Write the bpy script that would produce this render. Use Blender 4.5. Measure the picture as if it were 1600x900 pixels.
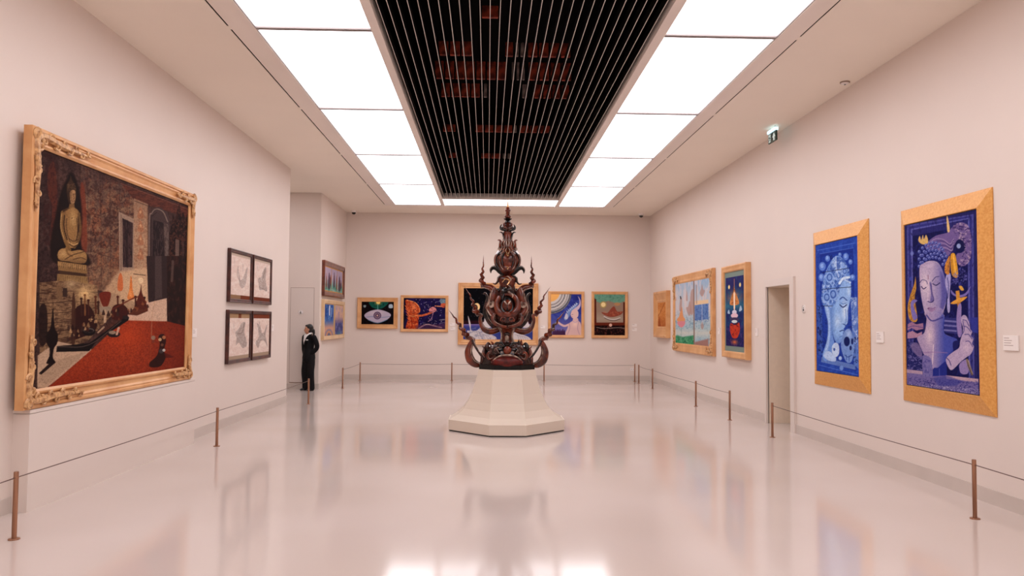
import bpy, bmesh, math, random
import numpy as np
from mathutils import Vector, Matrix

for o in list(bpy.data.objects): bpy.data.objects.remove(o)
scene = bpy.context.scene
COL = scene.collection
random.seed(7)
PI = math.pi

# ------------------------------------------------------------------ camera
CAM_H, FPX, PITCH, YAW, ROLL = 1.643, 1216.92, 0.0435, 0.0311, 0.0073
def _dir(a, b, c):            # camera frame (right, forward, up) -> world
    y = b*math.cos(PITCH) - c*math.sin(PITCH); z = b*math.sin(PITCH) + c*math.cos(PITCH)
    return Vector((a*math.cos(YAW) + y*math.sin(YAW), -a*math.sin(YAW) + y*math.cos(YAW), z))
right = _dir(math.cos(ROLL), 0, math.sin(ROLL)); up = _dir(-math.sin(ROLL), 0, math.cos(ROLL)); fwd = _dir(0, 1, 0)
cd = bpy.data.cameras.new('camera'); cam = bpy.data.objects.new('camera', cd); COL.objects.link(cam)
m = Matrix((right, up, -fwd)).transposed().to_4x4(); m.translation = (0, 0, CAM_H); cam.matrix_world = m
cd.sensor_width = 36; cd.lens = 36*FPX/1600; cd.clip_start = .05; cd.clip_end = 200
scene.camera = cam
def project(P):               # world points (n,3) -> photo pixels, 1600x900
    d = np.asarray(P, float) - np.array([0, 0, CAM_H])
    f = d @ np.array(fwd); x = d @ np.array(right); u = d @ np.array(up)
    return 800 + FPX*x/f, 450 - FPX*u/f

# ------------------------------------------------------------------ world, exposure
w = bpy.data.worlds.new('world'); scene.world = w; w.use_nodes = True
w.node_tree.nodes['Background'].inputs[0].default_value = (.02, .02, .02, 1)
w.node_tree.nodes['Background'].inputs[1].default_value = .2
vs = scene.view_settings
vs.view_transform = 'Standard'; vs.look = 'None'; vs.exposure = -0.12; vs.gamma = 1; vs.use_curve_mapping = False
PANEL_LIGHT = 4.8             # luminous ceiling panels (the room's lamps)

# ------------------------------------------------------------------ room dimensions (metres)
XL, XR, YB, ZC, YF = -4.027, 4.658, 22.18, 4.72, -8.0
YE, YD, XP = 15.85, 18.815, -6.6          # left wall end, door wall, passage far side
XLO, XLI, XSL, XSR, XRI, XRO = -2.472, -1.245, -1.151, 1.752, 1.860, 3.082
YJ, DY = 8.172, 3.109
YLE, YSE = YJ + 4*DY, 19.33               # light ring end, slat end

# ------------------------------------------------------------------ materials
MATS = {}
def lin(c):
    return tuple(((x/255)/12.92 if x/255 <= .04045 else ((x/255+.055)/1.055)**2.4) for x in c)
def mat(name, col, rough=.5, metal=0, spec=.5, noise=0, nscale=8, col2=None, bump=0, bscale=60, coat=0, emit=None, stretch=None, ncontrast=None):
    m = bpy.data.materials.new(name); m.use_nodes = True
    nt = m.node_tree; b = nt.nodes['Principled BSDF']
    c = lin(col)
    b.inputs['Base Color'].default_value = (*c, 1)
    b.inputs['Roughness'].default_value = rough; b.inputs['Metallic'].default_value = metal
    b.inputs['Specular IOR Level'].default_value = spec
    if coat: b.inputs['Coat Weight'].default_value = coat; b.inputs['Coat Roughness'].default_value = .08
    if noise or col2 or bump:
        tc = nt.nodes.new('ShaderNodeTexCoord'); mp = nt.nodes.new('ShaderNodeMapping')
        nt.links.new(tc.outputs['Object'], mp.inputs['Vector'])
        if stretch: mp.inputs['Scale'].default_value = stretch
    if noise or col2:
        n = nt.nodes.new('ShaderNodeTexNoise'); n.inputs['Scale'].default_value = nscale; n.inputs['Detail'].default_value = 5
        nt.links.new(mp.outputs[0], n.inputs['Vector'])
        r = nt.nodes.new('ShaderNodeValToRGB')
        lo, hi = ncontrast or (.35, .65)
        r.color_ramp.elements[0].position = lo; r.color_ramp.elements[1].position = hi
        c2 = lin(col2) if col2 else tuple(x*(1-noise) for x in c)
        r.color_ramp.elements[0].color = (*c2, 1); r.color_ramp.elements[1].color = (*c, 1)
        nt.links.new(n.outputs['Fac'], r.inputs['Fac']); nt.links.new(r.outputs[0], b.inputs['Base Color'])
    if bump:
        n2 = nt.nodes.new('ShaderNodeTexNoise'); n2.inputs['Scale'].default_value = bscale; n2.inputs['Detail'].default_value = 4
        nt.links.new(mp.outputs[0], n2.inputs['Vector'])
        bp = nt.nodes.new('ShaderNodeBump'); bp.inputs['Strength'].default_value = bump; bp.inputs['Distance'].default_value = .02
        nt.links.new(n2.outputs['Fac'], bp.inputs['Height']); nt.links.new(bp.outputs[0], b.inputs['Normal'])
    if emit:
        b.inputs['Emission Color'].default_value = (*lin(emit[0]), 1); b.inputs['Emission Strength'].default_value = emit[1]
    MATS[name] = m
    return m
mat('wall_paint', (227, 212, 202), .55, spec=.3, noise=.02, nscale=1.2)
mat('ceiling_paint', (244, 233, 219), .7, spec=.2, noise=.02, nscale=1)
mat('trim_paint', (240, 228, 218), .5, noise=.05, nscale=3, stretch=(1, .3, 1))
mat('baseboard_stone', (208, 194, 184), .3, noise=.05, nscale=3)
mat('passage_paint', (234, 214, 192), .7, noise=.04, nscale=20)
mat('door_paint', (222, 208, 199), .45)
mat('groove', (150, 124, 108), .8)
mat('diffuser', (250, 248, 252), .6, emit=((253, 250, 255), PANEL_LIGHT))
mat('panel_frame', (150, 140, 138), .5)
mat('slot_black', (14, 9, 8), .95, spec=0)
mat('void_black', (7, 5, 5), .9, spec=.1)
mat('slat_black', (9, 8, 8), .6, spec=.2)
mat('slat_edge', (214, 204, 196), .5)
mat('void_red', (196, 74, 48), .7, noise=.7, nscale=9, ncontrast=(.4, .6))
mat('void_grey', (190, 165, 155), .7, noise=.5, nscale=9)
mat('gold_wood', (222, 168, 114), .42, col2=(204, 144, 90), nscale=4, bump=.08, bscale=30)
mat('gold_carved', (222, 174, 120), .4, col2=(150, 96, 54), nscale=24, ncontrast=(.3, .6))
mat('gold_leaf', (230, 168, 92), .42, metal=.1, col2=(216, 148, 68), nscale=45, bump=.15, bscale=70)
mat('pale_gold_wood', (226, 194, 154), .42, col2=(212, 176, 134), nscale=4)
mat('dark_wood', (84, 40, 31), .4, col2=(44, 18, 15), nscale=9)
mat('cherry_wood', (126, 60, 34), .35, col2=(84, 34, 20), nscale=6, coat=.3)
mat('black_liner', (16, 11, 11), .5)
mat('teal_liner', (112, 132, 122), .5)
mat('mat_board', (196, 176, 158), .8)
mat('bronze', (176, 128, 100), .34, metal=.6, col2=(128, 88, 66), nscale=90, stretch=(1, 1, .02))
mat('cord', (96, 66, 54), .5)
mat('pedestal_paint', (222, 206, 189), .42, spec=.4)
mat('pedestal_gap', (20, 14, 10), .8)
mat('lacquer', (122, 50, 27), .22, spec=.5, col2=(62, 22, 13), nscale=9, ncontrast=(.38, .62))
mat('lacquer_dark', (62, 22, 13), .22, spec=.45, col2=(9, 5, 4), nscale=7, ncontrast=(.4, .62))
mat('lacquer_red', (110, 28, 20), .4, spec=.3, col2=(62, 12, 8), nscale=12)
mat('lacquer_black', (10, 6, 5), .25, spec=.3)
mat('pale_trim', (206, 180, 160), .28, metal=.1, col2=(84, 52, 38), nscale=14)  # pale tone of the sculpture's edge strips and small ornaments
mat('gilt_tip', (214, 160, 110), .2, metal=.7)
mat('suit', (15, 13, 15), .75, spec=.2, bump=.1, bscale=90)
mat('shirt', (232, 226, 224), .7)
mat('skin', (196, 138, 108), .5)
mat('hair', (16, 11, 10), .4)
mat('shoe', (12, 9, 9), .3)
mat('shoe_trim', (200, 190, 186), .5)
mat('eye_dark', (26, 18, 16), .4)
mat('lips', (158, 74, 66), .5)
mat('plastic_white', (236, 228, 224), .35)
mat('plaque_card', (240, 230, 224), .4)
mat('ink', (176, 156, 148), .7)
mat('plastic_black', (18, 14, 14), .25)
mat('sign_green', (14, 54, 44), .4)
mat('sign_white', (222, 240, 236), .5, emit=((222, 245, 240), .35))
mat('sign_lamp', (215, 245, 250), .4, emit=((205, 245, 255), 1.2))
def floor_material():
    m = mat('polished_floor', (208, 194, 187), .12, spec=.5)
    nt = m.node_tree; b = nt.nodes['Principled BSDF']
    tc = nt.nodes.new('ShaderNodeTexCoord')
    n = nt.nodes.new('ShaderNodeTexNoise'); n.inputs['Scale'].default_value = .6; n.inputs['Detail'].default_value = 1.5
    nt.links.new(tc.outputs['Object'], n.inputs['Vector'])
    r = nt.nodes.new('ShaderNodeValToRGB')
    r.color_ramp.elements[0].position = .3; r.color_ramp.elements[1].position = .7
    r.color_ramp.elements[0].color = (*lin((203, 187, 178)), 1); r.color_ramp.elements[1].color = (*lin((211, 196, 189)), 1)
    nt.links.new(n.outputs['Fac'], r.inputs[0]); nt.links.new(r.outputs[0], b.inputs['Base Color'])
    mr = nt.nodes.new('ShaderNodeMapRange'); mr.inputs['To Min'].default_value = .095; mr.inputs['To Max'].default_value = .105
    nt.links.new(n.outputs['Fac'], mr.inputs['Value']); nt.links.new(mr.outputs[0], b.inputs['Roughness'])
floor_material()
def art_material():
    m = bpy.data.materials.new('painted_canvas'); m.use_nodes = True
    nt = m.node_tree; b = nt.nodes['Principled BSDF']; b.inputs['Roughness'].default_value = .75
    b.inputs['Specular IOR Level'].default_value = .08
    a = nt.nodes.new('ShaderNodeAttribute'); a.attribute_name = 'paint'
    nt.links.new(a.outputs['Color'], b.inputs['Base Color'])
    MATS['painted_canvas'] = m
art_material()

# ------------------------------------------------------------------ mesh helpers
def catmull(pts, n=6, closed=False):
    P = [Vector(p) for p in pts]; out = []
    N = len(P); segs = N if closed else N-1
    for i in range(segs):
        if closed: p0, p1, p2, p3 = P[i-1], P[i], P[(i+1) % N], P[(i+2) % N]
        else:
            p1, p2 = P[i], P[i+1]; p0 = P[i-1] if i else p1*2-p2; p3 = P[i+2] if i+2 < N else p2*2-p1
        for k in range(n):
            t = k/n
            out.append(.5*((2*p1) + (p2-p0)*t + (2*p0-5*p1+4*p2-p3)*t*t + (3*p1-p0-3*p2+p3)*t**3))
    if not closed: out.append(P[-1])
    return out
class MB:
    def __init__(s): s.v = []; s.f = []
    def add(s, V, F):
        o = len(s.v); s.v += [tuple(p) for p in V]; s.f += [tuple(o+i for i in f) for f in F]; return s
    def box(s, x0, x1, y0, y1, z0, z1):
        return s.add([(x, y, z) for z in (z0, z1) for y in (y0, y1) for x in (x0, x1)],
                     [(0, 2, 3, 1), (4, 5, 7, 6), (0, 1, 5, 4), (2, 6, 7, 3), (0, 4, 6, 2), (1, 3, 7, 5)])
    def bevbox(s, x0, x1, y0, y1, z0, z1, b=.01):
        bm = bmesh.new(); bmesh.ops.create_cube(bm, size=1)
        for q in bm.verts: q.co = ((x0+x1)/2+q.co.x*(x1-x0), (y0+y1)/2+q.co.y*(y1-y0), (z0+z1)/2+q.co.z*(z1-z0))
        bmesh.ops.bevel(bm, geom=bm.edges[:], offset=b, segments=2, affect='EDGES', profile=.5)
        bm.verts.index_update()
        s.add([q.co[:] for q in bm.verts], [[q.index for q in f.verts] for f in bm.faces]); bm.free(); return s
    def prism(s, pts, a0, a1, axis='y'):
        n = len(pts)
        def P(p, a): return (p[0], a, p[1]) if axis == 'y' else ((p[0], p[1], a) if axis == 'z' else (a, p[0], p[1]))
        V = [P(p, a0) for p in pts] + [P(p, a1) for p in pts]
        F = [tuple(range(n)), tuple(range(2*n-1, n-1, -1))] + [(i, i+n, (i+1) % n+n, (i+1) % n) for i in range(n)]
        return s.add(V, F)
    def tube(s, pts, rad, seg=8, flat=1, flat_axis=(0, 1, 0), n=5, smooth=True):
        """swept tube through pts, one radius per point, tapered ends closed; flat scales the radius along flat_axis"""
        k = len(pts)
        if isinstance(rad, (int, float)): rad = [rad]*k
        if smooth and k > 2:
            Q = catmull([(*p, 0) if len(p) == 2 else p for p in pts], n); R = []
            for i in range(k-1):
                for j in range(n): R.append(rad[i]+(rad[i+1]-rad[i])*j/n)
            R.append(rad[-1])
        else: Q = [Vector(p) for p in pts]; R = list(rad)
        fa = Vector(flat_axis); V = []; F = []; prev = None
        for i, p in enumerate(Q):
            t = (Q[min(i+1, len(Q)-1)]-Q[max(i-1, 0)])
            if t.length < 1e-9: t = Vector((0, 0, 1))
            t.normalize()
            if prev is None:
                a = t.cross(fa)
                if a.length < 1e-3: a = t.cross(Vector((1, 0, 0)))
            else: a = prev - t*prev.dot(t)
            a.normalize(); b = t.cross(a); prev = a
            for j in range(seg):
                th = 2*PI*j/seg; d = a*math.cos(th)+b*math.sin(th)
                d = d + fa*(d.dot(fa)*(flat-1))
                V.append(p+d*R[i])
        N = len(Q)
        for i in range(N-1):
            for j in range(seg):
                F.append((i*seg+j, i*seg+(j+1) % seg, (i+1)*seg+(j+1) % seg, (i+1)*seg+j))
        F.append(tuple(range(seg-1, -1, -1))); F.append(tuple((N-1)*seg+j for j in range(seg)))
        return s.add(V, F)
    def lathe(s, prof, seg=24, c=(0, 0, 0), flat=1):
        V = []; F = []; n = len(prof)
        for r, z in prof:
            for j in range(seg):
                th = 2*PI*j/seg; V.append((c[0]+r*math.cos(th), c[1]+r*math.sin(th)*flat, c[2]+z))
        for i in range(n-1):
            for j in range(seg): F.append((i*seg+j, i*seg+(j+1) % seg, (i+1)*seg+(j+1) % seg, (i+1)*seg+j))
        F.append(tuple(range(seg-1, -1, -1))); F.append(tuple((n-1)*seg+j for j in range(seg)))
        return s.add(V, F)
    def ell(s, c, r, seg=16, rings=10, rot=None):
        V = []; F = []
        for i in range(rings+1):
            ph = -PI/2+PI*i/rings
            for j in range(seg):
                th = 2*PI*j/seg
                q = Vector((r[0]*math.cos(ph)*math.cos(th), r[1]*math.cos(ph)*math.sin(th), r[2]*math.sin(ph)))
                if rot is not None: q = rot @ q
                V.append(Vector(c)+q)
        for i in range(rings):
            for j in range(seg): F.append((i*seg+j, i*seg+(j+1) % seg, (i+1)*seg+(j+1) % seg, (i+1)*seg+j))
        return s.add(V, F)
    def build(s, name, mt, parent=None, smooth=False, loc=None, kind=None):
        me = bpy.data.meshes.new(name); me.from_pydata(s.v, [], s.f)
        bm = bmesh.new(); bm.from_mesh(me)
        bmesh.ops.remove_doubles(bm, verts=bm.verts, dist=1e-6)
        bmesh.ops.recalc_face_normals(bm, faces=bm.faces); bm.to_mesh(me); bm.free()
        me.materials.append(MATS[mt])
        if smooth:
            me.polygons.foreach_set('use_smooth', [True]*len(me.polygons))
            try: me.set_sharp_from_angle(angle=math.radians(40))
            except Exception: pass
        o = bpy.data.objects.new(name, me); COL.objects.link(o)
        if parent: o.parent = parent
        if loc: o.location = loc
        if kind: o['kind'] = kind
        return o
def tag(o, label, cat, group=None):
    o['label'] = label; o['category'] = cat
    if group: o['group'] = group
    return o
def thing(name, label, cat, loc=(0, 0, 0), rz=0, group=None):
    o = bpy.data.objects.new(name, None); COL.objects.link(o); o.empty_display_size = .2
    o.location = loc; o.rotation_euler = (0, 0, rz)
    return tag(o, label, cat, group)
def copy_tree(o, parent=None):
    c = o.copy(); COL.objects.link(c); c.parent = parent
    for ch in list(o.children): copy_tree(ch, c)
    return c
def struct(name, mb, mt, parent=None):
    return mb.build(name, mt, parent, kind='structure')

# ------------------------------------------------------------------ the setting
T = .25
struct('floor', MB().box(XP-T, XR+2.2, YF-T, YB+T, -.1, 0), 'polished_floor')
struct('wall_left', MB().box(XL-.3, XL, YF, YE, 0, ZC), 'wall_paint')
struct('wall_left_alcove', MB().box(XL-.3, XL, YD, YB, 0, ZC), 'wall_paint')
struct('wall_door', MB().box(XP, XL-.3, YD, YD+.2, 0, ZC).box(XL-.3, XL-.0005, YD-.001, YD+.01, 0, ZC), 'wall_paint')
struct('wall_passage', MB().box(XP-T, XP, YE-3, YD+.2, 0, ZC).box(XP, XL-.3, YE-3.2, YE-3, 0, ZC), 'wall_paint')
struct('wall_back', MB().box(XP-T, XR+T, YB, YB+T, 0, ZC), 'wall_paint')
struct('wall_front', MB().box(XP-T, XR+2.2, YF-T, YF, 0, ZC), 'wall_paint')
D0, D1, DH = 11.80, 12.826, 2.25          # doorway through the right wall
struct('wall_right', MB().box(XR, XR+T, YF, D0, 0, ZC).box(XR, XR+T, D1, YB, 0, ZC).box(XR, XR+T, D0, D1, DH, ZC), 'wall_paint')
# short passage behind the doorway
struct('wall_doorway', MB().box(XR+T, XR+2, D1, D1+.1, 0, DH+.1).box(XR+T, XR+2, D0-.1, D0, 0, DH+.1)
       .box(XR+2, XR+2.1, D0-.1, D1+.1, 0, DH+.1).box(XR+T, XR+2, D0, D1, DH, DH+.1)
       .box(XR+.012, XR+T, D1-.004, D1, 0, DH).box(XR+.012, XR+T, D0, D0+.004, 0, DH).box(XR+.012, XR+T, D0, D1, DH-.004, DH), 'passage_paint')
dr = bpy.data.objects.new('door_1', None); COL.objects.link(dr); dr['kind'] = 'structure'; dr.location = (XR, (D0+D1)/2, 0)
fw, fp = .155, .035
hw = (D1-D0)/2
MB().box(-fp, .02, -hw-fw, -hw, 0, DH+fw*.75).build('jamb', 'door_paint', dr)
MB().box(-fp, .02, hw, hw+.075, 0, DH+fw*.75).build('jamb', 'door_paint', dr)
MB().box(-fp, .02, -hw, hw, DH, DH+fw*.75).build('head_casing', 'door_paint', dr)
# flush service door in the alcove wall
dl = bpy.data.objects.new('door_2', None); COL.objects.link(dl); dl['kind'] = 'structure'; dl.location = (-4.44, YD, 0)
dx0, dx1, dz0, dz1 = -.275, .275, .17, 2.42
MB().box(dx0, dx1, -.012, 0, dz0, dz1).build('door_leaf', 'door_paint', dl)
g = .008
MB().box(dx0-g, dx0, -.006, 0, dz0-g, dz1+g).box(dx1, dx1+g, -.006, 0, dz0-g, dz1+g).box(dx0, dx1, -.006, 0, dz1, dz1+g).box(dx0, dx1, -.006, 0, dz0-g*2, dz0).build('door_gap', 'groove', dl)

# baseboards (slightly proud stone skirting)
bh, bt = .135, .012
struct('baseboard_left', MB().box(XL, XL+bt, 10.62, YE, 0, bh).box(XL, XL+bt, YF, 6.79, 0, bh), 'baseboard_stone')
struct('baseboard_alcove', MB().box(XL, XL+bt, YD, YB, 0, bh), 'baseboard_stone')
struct('baseboard_back', MB().box(XL+bt, XR-bt, YB-bt, YB, 0, bh), 'baseboard_stone')
struct('baseboard_right', MB().box(XR-bt, XR, YF, D0-fw, 0, bh).box(XR-bt, XR, D1+.075, YB, 0, bh), 'baseboard_stone')
struct('baseboard_door', MB().box(XP, XL, YD-bt, YD, 0, bh), 'baseboard_stone')

# ceiling: solid margins, trims, black slots, then the luminous ring and the slats
SLL, SLR = -2.74, 3.318; SW = .014
cz = ZC+.3
struct('ceiling', MB().box(XP-T, SLL-SW, YF-T, YB+T, ZC, cz).box(SLR+SW, XR+T, YF-T, YB+T, ZC, cz)
       .box(SLL-SW, SLR+SW, YLE+.05, YB+T, ZC, cz).box(SLL-SW, SLR+SW, YF-T, -7.37, ZC, cz), 'ceiling_paint')
struct('trim_1', MB().box(SLL+SW, XLO, -7.37, YLE+.05, ZC-.012, cz), 'trim_paint')
struct('trim_2', MB().box(XRO, SLR-SW, -7.37, YLE+.05, ZC-.012, cz), 'trim_paint')
struct('trim_3', MB().box(XLI, XSL, -7.37, YLE, ZC-.03, ZC+.12), 'trim_paint')
struct('trim_4', MB().box(XSR, XRI, -7.37, YLE, ZC-.03, ZC+.12), 'trim_paint')
struct('trim_5', MB().box(XLO, XRO, YLE, YLE+.05, ZC-.012, cz), 'trim_paint')
struct('trim_6', MB().box(XSL, XSR, YSE, YSE+.035, ZC-.03, ZC+.12), 'trim_paint')
struct('trim_7', MB().box(SLL-SW, SLL+SW, -7.37, YLE+.05, ZC+.003, ZC+.03).box(SLR-SW, SLR+SW, -7.37, YLE+.05, ZC+.003, ZC+.03), 'slot_black')
for k in range(-4, 5):
    y = YJ+k*DY
    for i, x in enumerate((SLL, SLR)):
        struct('slot_bridge', MB().box(x-SW, x+SW, y-.05, y+.05, ZC-.002, ZC+.003), 'ceiling_paint', bpy.data.objects['ceiling'])
# dark void above the slats
VZ = ZC+2.3
struct('ceiling_void', MB().box(XLO, XRO, -7.6, YLE, VZ, VZ+.1).box(XLI-.02, XLI, -7.6, YLE, ZC+.12, VZ).box(XRI, XRI+.02, -7.6, YLE, ZC+.12, VZ)
       .box(XLI, XRI, YSE+.04, YSE+.06, ZC+.12, VZ).box(XLI, XRI, -7.6, -7.55, ZC+.0, VZ), 'void_black')

# ------------------------------------------------------------------ luminous ceiling panels
def light_panel(x0, x1, y0, y1, label, group):
    t = thing('light_panel', label, 'ceiling light', ((x0+x1)/2, (y0+y1)/2, ZC), 0, group)
    a, b = (x1-x0)/2-.004, (y1-y0)/2-.004
    MB().box(-a+.006, a-.006, -b+.006, b-.006, .012, .03).build('diffuser', 'diffuser', t)
    r = .03; z0 = -.006
    MB().box(-a, a, -b, -b+r, z0, .035).box(-a, a, b-r, b, z0, .035).box(-a, -a+.008, -b+r, b-r, z0, .035).box(a-.008, a, -b+r, b-r, z0, .035).build('frame', 'panel_frame', t)
for k in range(-5, 4):
    y0 = YJ+k*DY
    nth = ('first', 'second', 'third', 'fourth', 'fifth', 'sixth', 'seventh', 'eighth', 'ninth')[3-k]
    light_panel(XLO, XLI, y0, y0+DY, 'glowing white ceiling panel on the temple painting side, %s from the back wall' % nth, 'glowing panels on the temple painting side')
    light_panel(XRI, XRO, y0, y0+DY, 'glowing white ceiling panel on the doorway side, %s from the back wall' % nth, 'glowing panels on the doorway side')
light_panel(XLI, XRI, YSE+.04, YLE, 'narrow glowing white ceiling panel closing the end of the black slats', None)
t = thing('added_passage_light', 'oblong unseen ceiling light added to brighten the side passage beyond the guard', 'ceiling light', (-5.5, 16.9, ZC))  # unseen lamp, added to brighten the alcove wall by the passage
MB().box(-.58, .58, -.88, .88, -.012, -.004).build('diffuser', 'diffuser', t)
MB().box(-.61, .61, -.91, -.88, -.018, 0).box(-.61, .61, .88, .91, -.018, 0).box(-.61, -.58, -.88, .88, -.018, 0).box(.58, .61, -.88, .88, -.018, 0).build('frame', 'panel_frame', t)

# ------------------------------------------------------------------ slat field
sg = thing('slatted_ceiling', 'black open ceiling of long pale-edged slats between the glowing panels', 'slatted ceiling', ((XSL+XSR)/2, 6, ZC))
NS = 29; Wd = XSR-XSL
sl_me = MB().box(-.003, .003, -13.5, YSE-6, .012, .11); ed_me = MB().box(-.0036, .0036, -13.5, YSE-6, .008, .012)
s0 = e0 = None
for i in range(NS):
    x = -Wd/2 + Wd*(i+.5)/NS
    if s0 is None:
        s0 = sl_me.build('slat', 'slat_black', sg, loc=(x, 0, 0)); e0 = ed_me.build('edge_strip', 'slat_edge', s0)
    else:
        s = s0.copy(); COL.objects.link(s); s.parent = sg; s.location = (x, 0, 0)
        e = e0.copy(); COL.objects.link(e); e.parent = s
# carved red panels hanging in the void, in rows over the slats
def row(y, z, h, cells, group, nth):
    for x0, x1, mt in cells:
        nm = 'red_panel' if mt == 'void_red' else 'grey_panel'
        lb = 'dark red panel in the void above the slats, %s row from the back wall' % nth if mt == 'void_red' else 'small grey panel in the void above the slats, %s row from the back wall' % nth
        o = MB().bevbox(-(x1-x0)/2, (x1-x0)/2, -.03, .03, -h/2, h/2, .012).build(nm, mt, loc=((x0+x1)/2, y, z))
        tag(o, lb, 'panel', group)
rng = random.Random(3)
def cells(spans, n, greys=()):
    out = []
    for a, b in spans:
        k = max(1, round((b-a)/n)); d = (b-a)/k
        for i in range(k): out.append((a+i*d+.012, a+(i+1)*d-.012, 'void_red'))
    return out + [(a, b, 'void_grey') for a, b in greys]
G = 'red panels above the slats'
row(11.5, ZC+1.0, .21, cells([(-.78, -.26), (.22, .36), (.56, 1.22)], .15, [(.38, .43), (.46, .51)]), G, 'fifth')
row(12.5, ZC+1.0, .29, cells([(-.9, .28), (.62, 1.34)], .16, [(.36, .40), (.44, .48), (.53, .57)]), G, 'fourth')
row(13.6, ZC+1.0, .24, cells([(-.86, -.16), (.78, 1.42)], .16, [(-.1, -.04), (.58, .66)]), G, 'third')
row(16.3, ZC+1.0, .15, cells([(-.98, -.7), (-.3, .5), (.62, 1.3)], .2, [(.52, .58)]), G, 'second')
row(19.0, ZC+1.0, .12, cells([(-1.0, -.8), (-.2, .3)], .2, [(.34, .42), (.46, .54)]), G, 'first')
row(10.1, ZC+1.0, .16, cells([(-.12, .12)], .25), G, 'sixth')

# ------------------------------------------------------------------ plinth under the large painting
pl = thing('wall_plinth', 'low white boxed plinth against the wall under the temple painting', 'plinth', (XL, 8.68, 0))
MB().box(0, .139, -1.885, 1.885, 0, .828).build('plinth_body', 'wall_paint', pl)
MB().box(0, .142, -1.888, 1.888, .832, .862).build('plinth_cap', 'wall_paint', pl)

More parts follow.
